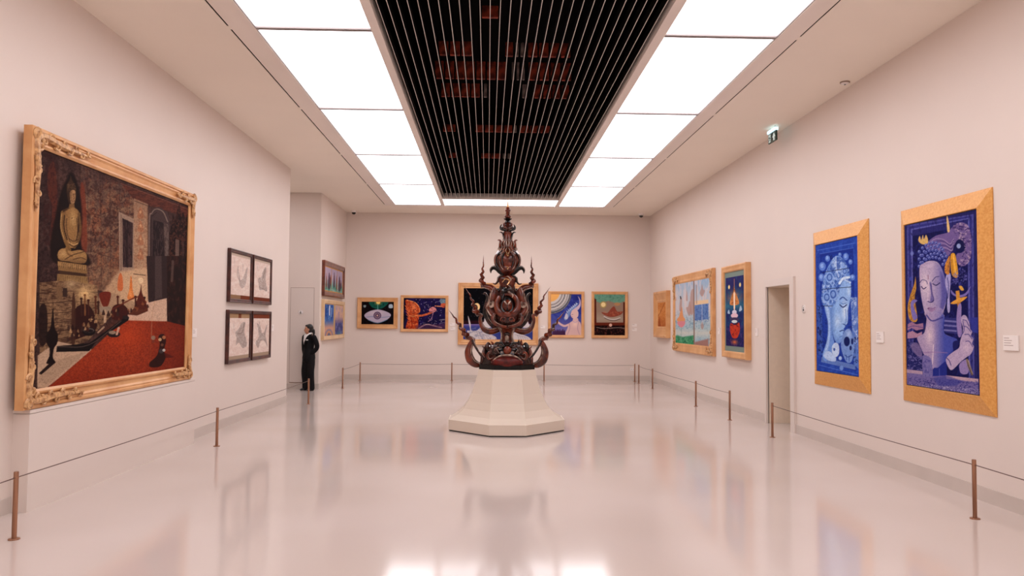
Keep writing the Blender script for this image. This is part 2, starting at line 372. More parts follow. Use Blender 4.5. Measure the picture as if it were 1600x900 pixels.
# ------------------------------------------------------------------ paintings: a small painter working on vertex colours
def vnoise(x, y, seed=0):
    xi = np.floor(x).astype(np.int64); yi = np.floor(y).astype(np.int64); fx = x-xi; fy = y-yi
    fx = fx*fx*(3-2*fx); fy = fy*fy*(3-2*fy)
    def hsh(a, b):
        n = (a*374761393 + b*668265263 + seed*974634821) & 0xffffffff
        n = ((n ^ (n >> 13))*1274126177) & 0xffffffff
        return ((n ^ (n >> 16)) & 0xffff)/65535.
    return (hsh(xi, yi)*(1-fx)+hsh(xi+1, yi)*fx)*(1-fy)+(hsh(xi, yi+1)*(1-fx)+hsh(xi+1, yi+1)*fx)*fy
WALLS = {'left': (PI/2, (XL, 0)), 'right': (-PI/2, (XR, 0)), 'back': (0, (0, YB))}
class Art:
    """canvas rectangle in a painting's local frame: x0..x1, z0..z1, lying at local y"""
    def __init__(s, root, x0, x1, z0, z1, y, base=(40, 40, 40), dens=1.35):
        s.rect = (x0, x1, z0, z1, y); s.root = root
        a = root.rotation_euler.z; L = root.location
        def wpt(x, z): return (L[0]+x*math.cos(a)-y*math.sin(a), L[1]+x*math.sin(a)+y*math.cos(a), L[2]+z)
        u, v = project([wpt(x0, z1), wpt(x1, z1), wpt(x1, z0), wpt(x0, z0)])
        wpx = max(abs(u[1]-u[0]), abs(u[2]-u[3])); hpx = max(abs(v[3]-v[0]), abs(v[2]-v[1]))
        s.nx = max(24, int(wpx*dens)); s.nz = max(24, int(hpx*dens))
        gx = np.linspace(x0, x1, s.nx); gz = np.linspace(z1, z0, s.nz)
        GX, GZ = np.meshgrid(gx, gz); s.GX, s.GZ = GX, GZ
        W = np.stack([L[0]+GX*math.cos(a)-y*math.sin(a), L[1]+GX*math.sin(a)+y*math.cos(a), L[2]+GZ], -1)
        s.px, s.py = project(W.reshape(-1, 3)); s.px = s.px.reshape(GX.shape); s.py = s.py.reshape(GX.shape)
        s.U = (GX-x0)/(x1-x0); s.V = (z1-GZ)/(z1-z0)
        s.c = np.zeros(GX.shape+(3,)) + np.array(base, float)
        s.view(0, 0, 1)
    def view(s, ox, oy, k): s.x = (s.px-ox)*k; s.y = (s.py-oy)*k; s.k = k; return s
    def uv(s): s.x, s.y, s.k = s.U*100, s.V*100, 100/s.nz*1.3; return s
    def put(s, m, col):
        m = m[..., None]; s.c = s.c*(1-m) + np.asarray(col, float)*m; return s
    def sd(s, pts):
        x, y = s.x, s.y; ins = np.zeros(x.shape, bool); d = np.full(x.shape, 1e9)
        for i in range(len(pts)):
            ax, ay = pts[i][:2]; bx, by = pts[(i+1) % len(pts)][:2]
            if (ay > by) or (ay < by):
                ins ^= ((ay > y) != (by > y)) & (x < (bx-ax)*(y-ay)/(by-ay)+ax)
            ex, ey = bx-ax, by-ay; L2 = ex*ex+ey*ey+1e-9
            t = np.clip(((x-ax)*ex+(y-ay)*ey)/L2, 0, 1); d = np.minimum(d, (x-ax-t*ex)**2+(y-ay-t*ey)**2)
        d = np.sqrt(d); return np.where(ins, d, -d)
    def poly(s, pts, col, a=1, soft=None, curve=False):
        if curve: pts = [(q.x, q.y) for q in catmull([(*p, 0) for p in pts], 5, True)]
        soft = soft or s.k*.7
        return s.put(np.clip(s.sd(pts)/soft+.5, 0, 1)*a, col)
    def blob(s, pts, col, a=1, soft=None): return s.poly(pts, col, a, soft, True)
    def ell(s, cx, cy, rx, ry, col, a=1, soft=.15, rot=0):
        x, y = s.x-cx, s.y-cy
        if rot: x, y = x*math.cos(rot)+y*math.sin(rot), -x*math.sin(rot)+y*math.cos(rot)
        r = np.sqrt((x/rx)**2+(y/ry)**2)
        return s.put(np.clip((1-r)/soft+.5, 0, 1)*a, col)
    def glow(s, cx, cy, rx, ry, col, a=1):
        r = np.sqrt(((s.x-cx)/rx)**2+((s.y-cy)/ry)**2); return s.put(np.clip(1-r, 0, 1)**1.5*a, col)
    def line(s, pts, w, col, a=1, curve=True):
        if curve and len(pts) > 2: pts = [(q.x, q.y) for q in catmull([(*p, 0) for p in pts], 5)]
        d = np.full(s.x.shape, 1e9)
        for (ax, ay), (bx, by) in zip([p[:2] for p in pts[:-1]], [p[:2] for p in pts[1:]]):
            ex, ey = bx-ax, by-ay; L2 = ex*ex+ey*ey+1e-9
            t = np.clip(((s.x-ax)*ex+(s.y-ay)*ey)/L2, 0, 1); d = np.minimum(d, (s.x-ax-t*ex)**2+(s.y-ay-t*ey)**2)
        return s.put(np.clip((w/2-np.sqrt(d))/(s.k*.7)+.5, 0, 1)*a, col)
    def noise(s, sx, sy, col, a=.5, lo=.5, hi=.8, seed=0, mask=None, oct=2):
        X = s.x/sx; Y = s.y/sy
        wx = vnoise(X*.9+31, Y*.9+17, seed+11)-.5; wy = vnoise(X*.9+5, Y*.9+53, seed+13)-.5
        X = X+1.6*wx; Y = Y+1.6*wy
        n = (vnoise(X, Y, seed)+.6*vnoise(X*2.1+7, Y*2.1+3, seed+5)+.4*vnoise(X*4.3+2, Y*4.3+9, seed+8))/2
        m = np.clip((n-lo)/(hi-lo), 0, 1)*a
        if mask is not None: m = m*mask
        return s.put(m, col)
    def mask(s, pts, soft=None, curve=False):
        if curve: pts = [(q.x, q.y) for q in catmull([(*p, 0) for p in pts], 5, True)]
        return np.clip(s.sd(pts)/(soft or s.k*.7)+.5, 0, 1)
    def build(s, gain=1.0, name='canvas'):
        x0, x1, z0, z1, y = s.rect; nx, nz = s.nx, s.nz
        co = np.zeros((nz, nx, 3), np.float32); co[..., 0] = s.GX; co[..., 1] = y; co[..., 2] = s.GZ
        idx = np.arange(nx*nz).reshape(nz, nx)
        q = np.stack([idx[1:, :-1], idx[1:, 1:], idx[:-1, 1:], idx[:-1, :-1]], -1).reshape(-1, 4)
        me = bpy.data.meshes.new(name); nf = len(q)
        me.vertices.add(nx*nz); me.vertices.foreach_set('co', co.ravel())
        me.loops.add(nf*4); me.loops.foreach_set('vertex_index', q.ravel().astype(np.int32))
        me.polygons.add(nf); me.polygons.foreach_set('loop_start', np.arange(0, nf*4, 4, dtype=np.int32))
        me.update(calc_edges=True)
        c = np.clip(s.c, 0, 255)/255; g_ = c.mean(-1, keepdims=True)
        c = np.clip((g_+(c-g_)*1.05-.5)*1.09+.487, 0, 1)      # the pigments are deep and contrasty
        c = np.where(c <= .04045, c/12.92, ((c+.055)/1.055)**2.4)*gain
        rgba = np.ones((nx*nz, 4), np.float32); rgba[:, :3] = np.clip(c, 0, 1).reshape(-1, 3)
        at = me.color_attributes.new('paint', 'FLOAT_COLOR', 'POINT'); at.data.foreach_set('color', rgba.ravel())
        me.materials.append(MATS['painted_canvas'])
        o = bpy.data.objects.new(name, me); COL.objects.link(o); o.parent = s.root
        return o
def rails(root, w, h, prof, mt, name='frame_rail', kz=1, back=.002):
    """four mitred rails; prof = (inset from the outer edge, distance out of the wall)"""
    cs = [(-w/2, 0), (w/2, 0), (w/2, h), (-w/2, h)]; ins = [(1, 1), (-1, 1), (-1, -1), (1, -1)]
    pr = [(prof[0][0], back)] + list(prof) + [(prof[-1][0], back)]
    for k in range(4):
        V = []; n = len(pr)
        for c, d in ((cs[k], ins[k]), (cs[(k+1) % 4], ins[(k+1) % 4])):
            V += [(c[0]+d[0]*i, -o, c[1]+d[1]*i*kz) for i, o in pr]
        F = [(i, i+1, n+i+1, n+i) for i in range(n-1)] + [(n-1, 0, n, 2*n-1), tuple(range(n)), tuple(range(2*n-1, n-1, -1))]
        MB().add(V, F).build(name, mt, root)
def painting(wall, a0, a1, z0, z1, prof, mt, label, cat='painting', name='framed_painting', group=None, kz=1, back=.002):
    rz, (ox, oy) = WALLS[wall]
    c = (a0+a1)/2
    loc = (ox, c, z0) if wall != 'back' else (c, oy, z0)
    t = thing(name, label, cat, loc, rz, group)
    rails(t, abs(a1-a0), z1-z0, prof, mt, kz=kz, back=back)
    return t, abs(a1-a0), z1-z0
def backing(root, w, h, i, d, mt='black_liner', name='liner'):
    MB().box(-w/2+i, w/2-i, -d, -.003, i, h-i).build(name, mt, root)
def scroll(mb, c, r, y, turns=1.4, a0=0, sgn=1, tr=.02):
    pts = []; rad = []
    N = 14
    for i in range(N+1):
        t = i/N; rr = r*(1-.8*t); th = a0+sgn*turns*2*PI*t
        pts.append((c[0]+rr*math.cos(th), y-.012*math.sin(PI*t), c[1]+rr*math.sin(th))); rad.append(tr*(1-.45*t))
    mb.tube(pts, rad, seg=6, n=1, smooth=False)
def corner_carving(root, x, z, sx, sz, lx, lz, wd, y, seed=1):
    """acanthus scrolls running from a frame corner along both rails"""
    mb = MB(); rg = random.Random(seed)
    for L, hor in ((lx, True), (lz, False)):
        n = max(3, int(L/(wd*.75)))
        for i in range(n):
            t = (i+.4)/n*L; k = (1-.45*i/n)
            off = wd*(.5+.16*(1 if i % 2 else -1))
            c = (x+sx*t, z+sz*off) if hor else (x+sx*off, z+sz*t)
            scroll(mb, c, wd*.40*k, y, 1.3, rg.uniform(0, 6), 1 if i % 2 else -1, wd*.12*k)
            d = .32*wd*k
            q = rg.uniform(0, 6)
            mb.ell((c[0], y, c[1]), (wd*.13*k, .014, wd*.13*k), 8, 5)
            mb.tube([(c[0]-d, y, c[1]-d*math.sin(q)), (c[0], y-.012, c[1]+d*.5), (c[0]+d, y, c[1]+d*math.cos(q))], [.004, wd*.07*k, .004], 6, n=3)
    h_ = wd*.5
    mb.tube([(x+sx*lx, y+.004, z+sz*h_), (x+sx*lx*.5, y+.004, z+sz*h_*1.1), (x+sx*h_, y+.004, z+sz*h_), (x+sx*h_*1.1, y+.004, z+sz*lz*.5), (x+sx*h_, y+.004, z+sz*lz)], [.012, .03, .034, .03, .012], 6)
    mb.build('corner_carving', 'gold_carved', root, smooth=True)

# ---- 1. large temple interior
t, W, H = painting('left', 6.703, 10.41, .866, 3.295,
    [(0, .082), (0, .135), (.012, .142), (.03, .142), (.04, .128), (.055, .132), (.075, .118), (.115, .112), (.128, .128), (.145, .13), (.165, .115), (.165, .1)],
    'gold_wood', 'huge gold-framed painting of a temple interior with golden seated figure and red carpet', back=.062)
backing(t, W, H, .15, .1)
y = -.113
for sx, sz, x, z, lx, lz in ((1, 1, -W/2+.015, .015, .95, .62), (1, -1, -W/2+.015, H-.015, .95, .72), (-1, 1, W/2-.015, .015, .6, .3), (-1, -1, W/2-.015, H-.015, .6, .3)):
    corner_carving(t, x, z, sx, sz, lx, lz, .13, -.143, seed=int(100+sx*3+sz))
A = Art(t, -W/2+.165, W/2-.165, .165, H-.165, -.105, (62, 44, 42), 1.3)
A.view(30, 190, 3.103)
A.noise(40, 60, (96, 70, 62), .7, .4, .7, 1); A.noise(7, 9, (34, 22, 22), .55, .45, .7, 2)
WP = [(300, 210), (490, 300), (560, 335), (560, 720), (490, 840), (300, 800)]
A.poly(WP, (106, 80, 68)); M = A.mask(WP)
A.noise(14, 26, (140, 88, 64), .8, .42, .62, 3, M); A.noise(9, 14, (60, 38, 36), .75, .46, .64, 4, M); A.noise(22, 20, (158, 126, 98), .6, .48, .66, 8, M); A.noise(5, 5, (74, 48, 42), .5, .5, .65, 7, M)
A.put(np.clip((430-A.y)/230, 0, 1)*M*.55, (52, 38, 42)); A.put(np.clip((A.y-600)/220, 0, 1)*M*.4, (150, 118, 90))
for xx in (332, 395, 440, 488): A.line([(xx, 240+(xx-330)*.45), (xx+4, 800)], 2.5, (62, 42, 38), .6)
for yy in (330, 440, 530, 625): A.line([(336, yy), (488, yy+46)], 2.5, (66, 46, 40), .6)
A.poly([(490, 296), (834, 425), (834, 472), (560, 385), (520, 330)], (80, 46, 40)); A.noise(16, 5, (116, 66, 50), .6, .46, .62, 9, A.mask([(490, 296), (834, 425), (834, 472), (560, 385)])); A.line([(492, 300), (832, 430)], 4, (130, 92, 78), .5)
A.blob([(140, 240), (165, 190), (180, 260), (185, 380), (178, 540), (150, 570), (160, 420), (140, 350)], (100, 50, 38), .7); A.noise(8, 16, (60, 34, 32), .7, .45, .62, 6, A.mask([(125, 150), (190, 180), (190, 600), (115, 600)]))
A.blob([(296, 320), (318, 330), (330, 560), (322, 640), (300, 600)], (120, 58, 42), .75)
A.blob([(184, 420), (205, 330), (232, 275), (252, 245), (276, 280), (296, 360), (306, 470), (300, 600), (340, 660), (330, 700), (180, 690), (150, 600)], (34, 22, 20), .95, 10)
A.blob([(230, 330), (234, 300), (244, 285), (250, 262), (257, 285), (270, 305), (277, 335), (274, 375), (264, 408), (248, 408), (236, 375)], (62, 44, 34)); A.noise(4, 4, (100, 76, 56), .7, .45, .6, 21, A.mask([(232, 300), (272, 300), (276, 330), (234, 335)]))
A.blob([(248, 338), (270, 334), (273, 366), (266, 396), (256, 404), (248, 380)], (166, 128, 92)); A.put(A.mask([(248, 338), (270, 334), (273, 366), (256, 404)], None, True)*np.clip((262-A.x)/16, 0, 1)*.7, (92, 66, 48)); A.line([(262, 350), (267, 372), (261, 376)], 3, (80, 54, 40)); A.line([(266, 352), (273, 350)], 2.5, (70, 46, 34)); A.line([(256, 386), (268, 384)], 2.5, (96, 58, 44))
A.poly([(244, 400), (266, 398), (270, 424), (238, 426)], (120, 90, 60))
TB = [(204, 440), (222, 424), (246, 416), (272, 420), (290, 440), (297, 490), (290, 540), (282, 600), (244, 612), (224, 580), (206, 510)]
A.blob(TB, (150, 114, 74)); TM = A.mask(TB, None, True); A.glow(262, 470, 26, 70, (206, 168, 116), .8); A.put(TM*np.clip((232-A.x)/26, 0, 1)*.75, (88, 62, 42)); A.put(TM*np.clip((A.x-280)/18, 0, 1)*.6, (84, 60, 42)); A.noise(6, 8, (110, 82, 54), .2, .46, .62, 22, TM); A.line([(219, 455), (217, 515), (232, 572)], 5, (44, 28, 24)); A.line([(286, 462), (288, 520), (278, 572)], 5, (44, 28, 24))
A.line([(210, 440), (206, 510), (222, 575), (244, 622)], 15, (128, 96, 60)); A.line([(206, 446), (202, 510), (218, 570)], 4, (176, 140, 94)); A.poly([(206, 424), (236, 414), (246, 420), (214, 440)], (34, 22, 20), .6, 6); A.line([(290, 446), (297, 520), (288, 575), (268, 610)], 11, (108, 80, 52)); A.line([(230, 470), (232, 540), (248, 586)], 3, (72, 50, 36)); A.line([(278, 470), (284, 530), (276, 580)], 3, (72, 50, 36))
A.ell(256, 468, 3, 3, (90, 62, 44)); A.line([(240, 566), (262, 580), (286, 572)], 4, (76, 54, 38)); A.line([(242, 586), (264, 598), (284, 590)], 5, (190, 152, 104)); A.line([(242, 594), (264, 606), (284, 598)], 4, (70, 50, 36))
LB = [(186, 648), (196, 622), (222, 614), (250, 628), (290, 622), (318, 632), (328, 656), (320, 684), (280, 686), (240, 678), (198, 672)]
A.blob(LB, (160, 124, 82)); LM = A.mask(LB, None, True); A.glow(215, 640, 34, 26, (206, 168, 118), .7); A.put(LM*np.clip((A.y-656)/30, 0, 1)*.6, (96, 70, 48)); A.line([(228, 612), (236, 640), (256, 652)], 9, (134, 100, 64)); A.line([(222, 668), (262, 646), (316, 630)], 4, (80, 56, 40)); A.line([(262, 668), (300, 660), (322, 668)], 4, (86, 62, 44))
A.poly([(186, 676), (326, 696), (330, 738), (190, 722)], (138, 106, 70)); A.poly([(196, 722), (322, 738), (324, 752), (194, 738)], (70, 50, 38)); A.poly([(186, 738), (330, 752), (336, 790), (184, 776)], (140, 110, 74))
for i in range(14): A.ell(192+i*10, 690+i*1.5, 4.5, 11, (168, 132, 90), .8); A.line([(197+i*10, 684+i*1.5), (197+i*10, 704+i*1.5)], 2, (74, 52, 38)); A.line([(192+i*10.4, 745+i*1.1), (193+i*10.4, 784+i*.7)], 2, (92, 68, 48), .8)
A.poly([(482, 436), (566, 476), (562, 728), (486, 728)], (156, 130, 112)); A.poly([(500, 468), (552, 492), (548, 706), (502, 706)], (76, 56, 54)); A.noise(6, 30, (42, 30, 32), .8, .42, .6, 11, A.mask([(500, 468), (552, 492), (548, 706), (502, 706)])); A.line([(524, 480), (524, 706)], 4, (40, 28, 30)); A.line([(494, 452), (494, 724)], 3, (100, 78, 66))
A.poly([(556, 372), (624, 400), (628, 890), (490, 860), (490, 728), (556, 722)], (176, 142, 114)); A.put(A.mask([(556, 372), (624, 400), (628, 890), (556, 860)])*np.clip((560-A.y)/220, 0, 1)*.6, (120, 92, 78)); A.glow(575, 800, 80, 100, (238, 206, 170), .95)
for cy in (440, 505, 570, 640): A.blob([(574, cy+26), (578, cy-4), (588, cy-26), (600, cy), (602, cy+28)], (168, 110, 80), .7); A.ell(588, cy, 5, 8, (206, 160, 120), .8)
A.noise(6, 8, (134, 92, 70), .55, .48, .64, 12, A.mask([(556, 372), (624, 400), (624, 720), (556, 710)])); A.line([(552, 740), (618, 748)], 2.5, (60, 40, 34)); A.line([(560, 385), (622, 408)], 3, (80, 58, 50)); A.line([(622, 404), (626, 880)], 4, (120, 92, 76))
A.blob([(628, 500), (640, 440), (664, 414), (702, 430), (728, 490), (730, 860), (680, 905), (626, 890)], (74, 58, 56)); A.line([(631, 870), (631, 490), (642, 446), (664, 424), (698, 438), (720, 486)], 5, (128, 108, 98)); A.line([(640, 870), (640, 496), (650, 456), (668, 440)], 3, (48, 34, 34))
A.poly([(650, 476), (702, 492), (708, 862), (642, 866)], (44, 32, 34)); A.noise(5, 22, (84, 66, 62), .6, .46, .62, 23, A.mask([(650, 476), (702, 492), (708, 862), (642, 866)])); A.poly([(702, 490), (724, 500), (726, 856), (710, 860)], (116, 98, 90), .8); A.noise(5, 16, (70, 54, 52), .7, .46, .62, 24, A.mask([(702, 490), (724, 500), (726, 856), (710, 860)]))
RP = [(728, 540), (738, 500), (746, 452), (756, 480), (764, 440), (776, 400), (786, 450), (796, 440), (806, 478), (818, 440), (836, 470), (836, 915), (722, 915)]
A.poly(RP, (42, 25, 23)); A.noise(6, 12, (96, 58, 46), .75, .47, .62, 13, A.mask(RP)); A.noise(5, 6, (18, 10, 10), .7, .48, .64, 25, A.mask(RP)); A.poly([(758, 570), (776, 575), (774, 780), (754, 790)], (122, 100, 90), .8); A.poly([(790, 580), (800, 584), (798, 880), (788, 880)], (84, 62, 56), .7)
A.view(20, 400, 3.6)
A.poly([(150, 150), (245, 140), (330, 140), (475, 165), (482, 280), (560, 330), (420, 480), (150, 560)], (126, 98, 74)); M = A.mask([(150, 150), (245, 140), (475, 165), (482, 280), (560, 330), (420, 480), (150, 560)])
A.noise(30, 8, (70, 48, 38), .8, .45, .65, 15, M); A.noise(12, 20, (172, 138, 104), .6, .5, .75, 16, M)
for yy in (200, 258, 318, 372, 420): A.line([(152, yy+10), (330, yy-4), (480, yy+4)], 4, (56, 38, 32), .85, False)
A.glow(405, 215, 90, 90, (240, 200, 142), 1); A.glow(330, 160, 60, 50, (200, 170, 130), .8)
A.blob([(248, 170), (262, 165), (276, 180), (278, 238), (248, 238)], (120, 92, 68)); A.poly([(280, 180), (306, 180), (304, 230), (282, 230)], (60, 44, 38))
A.poly([(590, 90), (760, 60), (760, 260), (640, 340), (500, 330), (480, 240)], (206, 170, 134), .75, 20)
A.poly([(640, 335), (770, 245), (866, 238), (868, 372), (620, 368)], (206, 172, 148)); A.poly([(752, 0), (866, 0), (868, 236), (764, 262)], (54, 40, 40)); A.poly([(800, 0), (836, 0), (840, 236), (800, 245)], (92, 76, 72), .6)
A.poly([(866, 0), (1005, 0), (1000, 402), (868, 372)], (40, 24, 22)); A.noise(10, 30, (80, 46, 38), .7, .5, .8, 17, A.mask([(866, 0), (1005, 0), (1000, 402), (868, 372)])); A.line([(900, 30), (895, 140)], 14, (104, 84, 76), .7)
A.poly([(140, 560), (250, 480), (440, 520), (440, 560), (190, 740), (138, 742)], (188, 158, 132)); A.poly([(148, 660), (240, 590), (420, 535), (200, 722), (146, 715)], (168, 140, 116), .7)
A.poly([(195, 742), (440, 530), (622, 362), (868, 368), (1000, 402), (995, 640), (140, 750)], (158, 66, 38)); M = A.mask([(195, 742), (440, 530), (622, 362), (868, 368), (1000, 402), (995, 640), (140, 750)], 8)
A.noise(5, 5, (120, 44, 26), .6, .44, .6, 18, M); A.glow(640, 450, 200, 130, (196, 78, 40), .6); A.put(np.clip((A.x-700)/330, 0, 1)*M*.6, (84, 30, 24)); A.put(np.clip((A.y-600)/250, 0, 1)*M*.5, (96, 30, 20))
A.blob([(350, 300), (400, 270), (440, 290), (468, 360), (460, 420), (340, 470), (335, 400)], (52, 26, 22)); A.blob([(335, 230), (350, 240), (352, 470), (328, 480)], (70, 44, 34), .9)
for i, (cx, cy, hh, c) in enumerate([(385, 300, 60, (60, 34, 28)), (405, 290, 70, (120, 80, 54)), (425, 300, 50, (70, 36, 28)), (465, 290, 60, (90, 50, 36)), (480, 300, 40, (60, 34, 28)), (620, 300, 50, (70, 30, 22)), (590, 290, 60, (80, 36, 26)), (690, 280, 50, (64, 30, 24)), (740, 280, 45, (58, 28, 24))]):
    A.line([(cx, cy-hh), (cx+2, cy+hh*.6)], 9, c); A.ell(cx, cy-hh, 8, 7, c)
A.blob([(488, 210), (550, 205), (540, 270), (520, 290), (500, 270)], (110, 46, 32)); A.blob([(490, 290), (550, 285), (545, 310), (500, 318)], (150, 130, 110)); A.line([(520, 310), (518, 370)], 14, (190, 158, 128))
A.blob([(560, 290), (600, 270), (640, 290), (640, 350), (560, 355)], (66, 28, 22)); A.poly([(650, 330), (700, 270), (760, 290), (760, 310), (700, 335)], (92, 50, 36))
A.blob([(593, 125), (606, 95), (618, 125), (618, 190), (590, 190)], (196, 112, 70)); A.blob([(655, 190), (662, 120), (668, 118), (674, 190), (682, 240), (645, 240)], (206, 122, 66)); A.glow(662, 215, 22, 40, (240, 170, 110), .8)
A.blob([(690, 290), (715, 200), (722, 160), (728, 210), (755, 290)], (88, 40, 30)); A.ell(720, 138, 14, 16, (230, 200, 160)); A.line([(680, 100), (745, 108)], 3, (60, 40, 34)); A.line([(560, 300), (700, 230), (750, 260)], 8, (100, 44, 30), .8)
A.poly([(248, 506), (330, 500), (430, 490), (620, 352), (655, 345), (650, 362), (470, 480), (430, 535), (245, 540)], (24, 17, 17)); A.line([(252, 510), (428, 500), (610, 365)], 4, (88, 72, 66))
A.ell(428, 425, 38, 24, (26, 18, 18)); A.ell(428, 418, 30, 13, (96, 84, 80)); A.ell(428, 421, 25, 9, (30, 22, 22)); A.ell(568, 440, 36, 18, (40, 28, 28)); A.ell(560, 430, 20, 10, (150, 130, 110)); A.line([(585, 440), (596, 405)], 12, (200, 160, 136)); A.line([(480, 430), (512, 400)], 10, (170, 140, 116)); A.ell(635, 345, 18, 10, (44, 34, 34))
A.blob([(150, 300), (180, 270), (195, 330), (190, 480), (150, 490)], (34, 20, 19), .85)
A.blob([(190, 440), (212, 400), (226, 290), (236, 400), (254, 440), (250, 490), (232, 520), (226, 570), (240, 600), (190, 605), (206, 560), (206, 520), (190, 490)], (30, 17, 16)); A.poly([(146, 660), (210, 600), (240, 600), (160, 668)], (40, 26, 22))
A.line([(800, 250), (785, 330), (780, 450)], 4, (180, 140, 110), .5); A.line([(778, 380), (775, 590)], 3, (150, 90, 60), .5)
A.blob([(770, 600), (810, 560), (826, 500), (820, 450), (850, 440), (862, 480), (850, 530), (860, 570), (830, 620), (775, 625)], (52, 24, 20)); A.poly([(850, 540), (910, 570), (860, 575)], (84, 28, 20), .8)
for cx, cy, r, c in [(790, 460, 12, (150, 120, 100)), (828, 470, 9, (196, 160, 120)), (850, 458, 10, (170, 110, 76)), (840, 500, 8, (110, 70, 54)), (835, 535, 13, (70, 60, 60)), (850, 530, 8, (190, 180, 170)), (790, 480, 9, (120, 60, 44))]: A.ell(cx, cy, r, r, c)
rr_ = random.Random(8)
for i in range(46):      # offerings crowding the altar steps
    cx = rr_.uniform(300, 620); cy = 480-(cx-300)*.42+rr_.uniform(-70, 6); hh = rr_.uniform(10, 30); c = rr_.choice([(40, 22, 20), (70, 36, 28), (104, 60, 42), (150, 116, 84), (58, 40, 36), (190, 150, 110)])
    A.blob([(cx-hh*.3, cy), (cx-hh*.2, cy-hh*.6), (cx, cy-hh), (cx+hh*.2, cy-hh*.6), (cx+hh*.3, cy)], c, .85)
for i in range(26):
    cx = rr_.uniform(640, 760); cy = 330-(cx-640)*.35+rr_.uniform(-34, 4); hh = rr_.uniform(8, 22); A.blob([(cx-hh*.35, cy), (cx, cy-hh), (cx+hh*.35, cy)], rr_.choice([(60, 30, 26), (90, 44, 32), (130, 76, 50)]), .85)
A.noise(3, 3, (20, 14, 14), .18, .45, .7, 19)
A.build(.95)

# ---- 2. four sketch drawings
SK = [('left', 12.135, 13.27, 1.92, 2.755, 0), ('left', 13.335, 14.46, 1.92, 2.755, 1), ('left', 12.12, 13.285, .96, 1.80, 2), ('left', 13.345, 14.48, .96, 1.80, 3)]
SKL = ['dark-framed pencil sketch above, nearer the temple painting', 'dark-framed pencil sketch in the upper row, nearer the passage', 'dark-framed pencil sketch in the lower row, nearer the temple painting', 'dark-framed pencil sketch in the lower row, nearer the passage']
SKL[0] = 'dark-framed pencil sketch in the upper row, nearer the temple painting'
FIG = [[(110, 200), (112, 280), (100, 330), (118, 340), (140, 310), (150, 220), (145, 300), (125, 345)],
       [(238, 300), (262, 290), (278, 220), (284, 300), (262, 345), (240, 360)],
       [(80, 640), (105, 620), (130, 580), (140, 640), (135, 700), (100, 720)],
       [(222, 590), (235, 640), (270, 640), (285, 600), (275, 690), (235, 680)]]
for wl, a0, a1, z0, z1, i in SK:
    t, W, H = painting(wl, a0, a1, z0, z1, [(0, .03), (0, .052), (.01, .056), (.025, .05), (.045, .05), (.055, .042), (.06, .025)], 'dark_wood', SKL[i], 'drawing', 'framed_drawing', 'pencil sketches in dark frames')
    A = Art(t, -W/2+.055, W/2-.055, .055, H-.055, -.03, (222, 198, 186), 2.0)
    A.view(350, 370, 4.29)
    A.noise(14, 14, (236, 222, 212), .7, .4, .7, 20+i); A.noise(6, 6, (198, 176, 164), .35, .5, .8, 30+i)
    D = (150, 136, 130)
    if i == 0:
        A.blob([(92, 205), (104, 260), (112, 290), (130, 270), (152, 210), (158, 215), (150, 290), (140, 330), (120, 345), (104, 320), (98, 270)], D, .55); A.line([(126, 180), (128, 230)], 3, D, .5); A.line([(70, 150), (72, 180)], 2, D, .6); A.line([(95, 200), (90, 260), (110, 300)], 3, (120, 104, 98), .6)
    if i == 1:
        A.blob([(230, 280), (250, 270), (258, 240), (276, 205), (284, 220), (280, 290), (288, 340), (286, 368), (262, 355), (240, 358), (234, 330)], D, .65); A.line([(262, 280), (276, 215)], 3, (110, 96, 90), .6); A.line([(236, 335), (288, 362)], 4, (120, 104, 98), .6); A.line([(224, 190), (226, 220)], 2, D, .6)
    if i == 2:
        A.blob([(76, 640), (100, 615), (118, 580), (142, 575), (136, 640), (150, 690), (152, 730), (125, 745), (100, 710), (80, 725), (84, 680)], D, .7); A.line([(65, 580), (68, 640)], 3, D, .5); A.line([(90, 650), (120, 640), (138, 580)], 4, (116, 102, 96), .6)
    if i == 3:
        A.blob([(222, 580), (240, 600), (248, 640), (268, 640), (286, 590), (290, 600), (278, 660), (292, 740), (272, 700), (245, 700), (230, 745), (212, 710), (232, 670), (228, 620)], D, .7); A.line([(236, 570), (250, 640)], 3, (116, 102, 96), .6)
    A.noise(5, 7, (236, 224, 214), .5, .5, .75, 40+i)
    A.uv()
    if i in (0, 1):
        A.poly([(0, 91), (100, 91), (100, 100), (0, 100)], (150, 118, 92) if i == 0 else (116, 62, 44)); A.poly([(0, 0), (100, 0), (100, 6), (0, 6)], (196, 176, 160))
        if i == 0: A.poly([(52, 91), (100, 91), (100, 100), (52, 100)], (120, 64, 44))
    else:
        A.poly([(0, 0), (100, 0), (100, 10), (0, 10)], (168, 136, 106) if i == 2 else (122, 66, 46)); A.poly([(0, 92), (100, 92), (100, 100), (0, 100)], (172, 150, 130))
        if i == 2: A.poly([(45, 0), (58, 0), (58, 10), (45, 10)], (120, 70, 48))
    A.build(.9, 'paper')

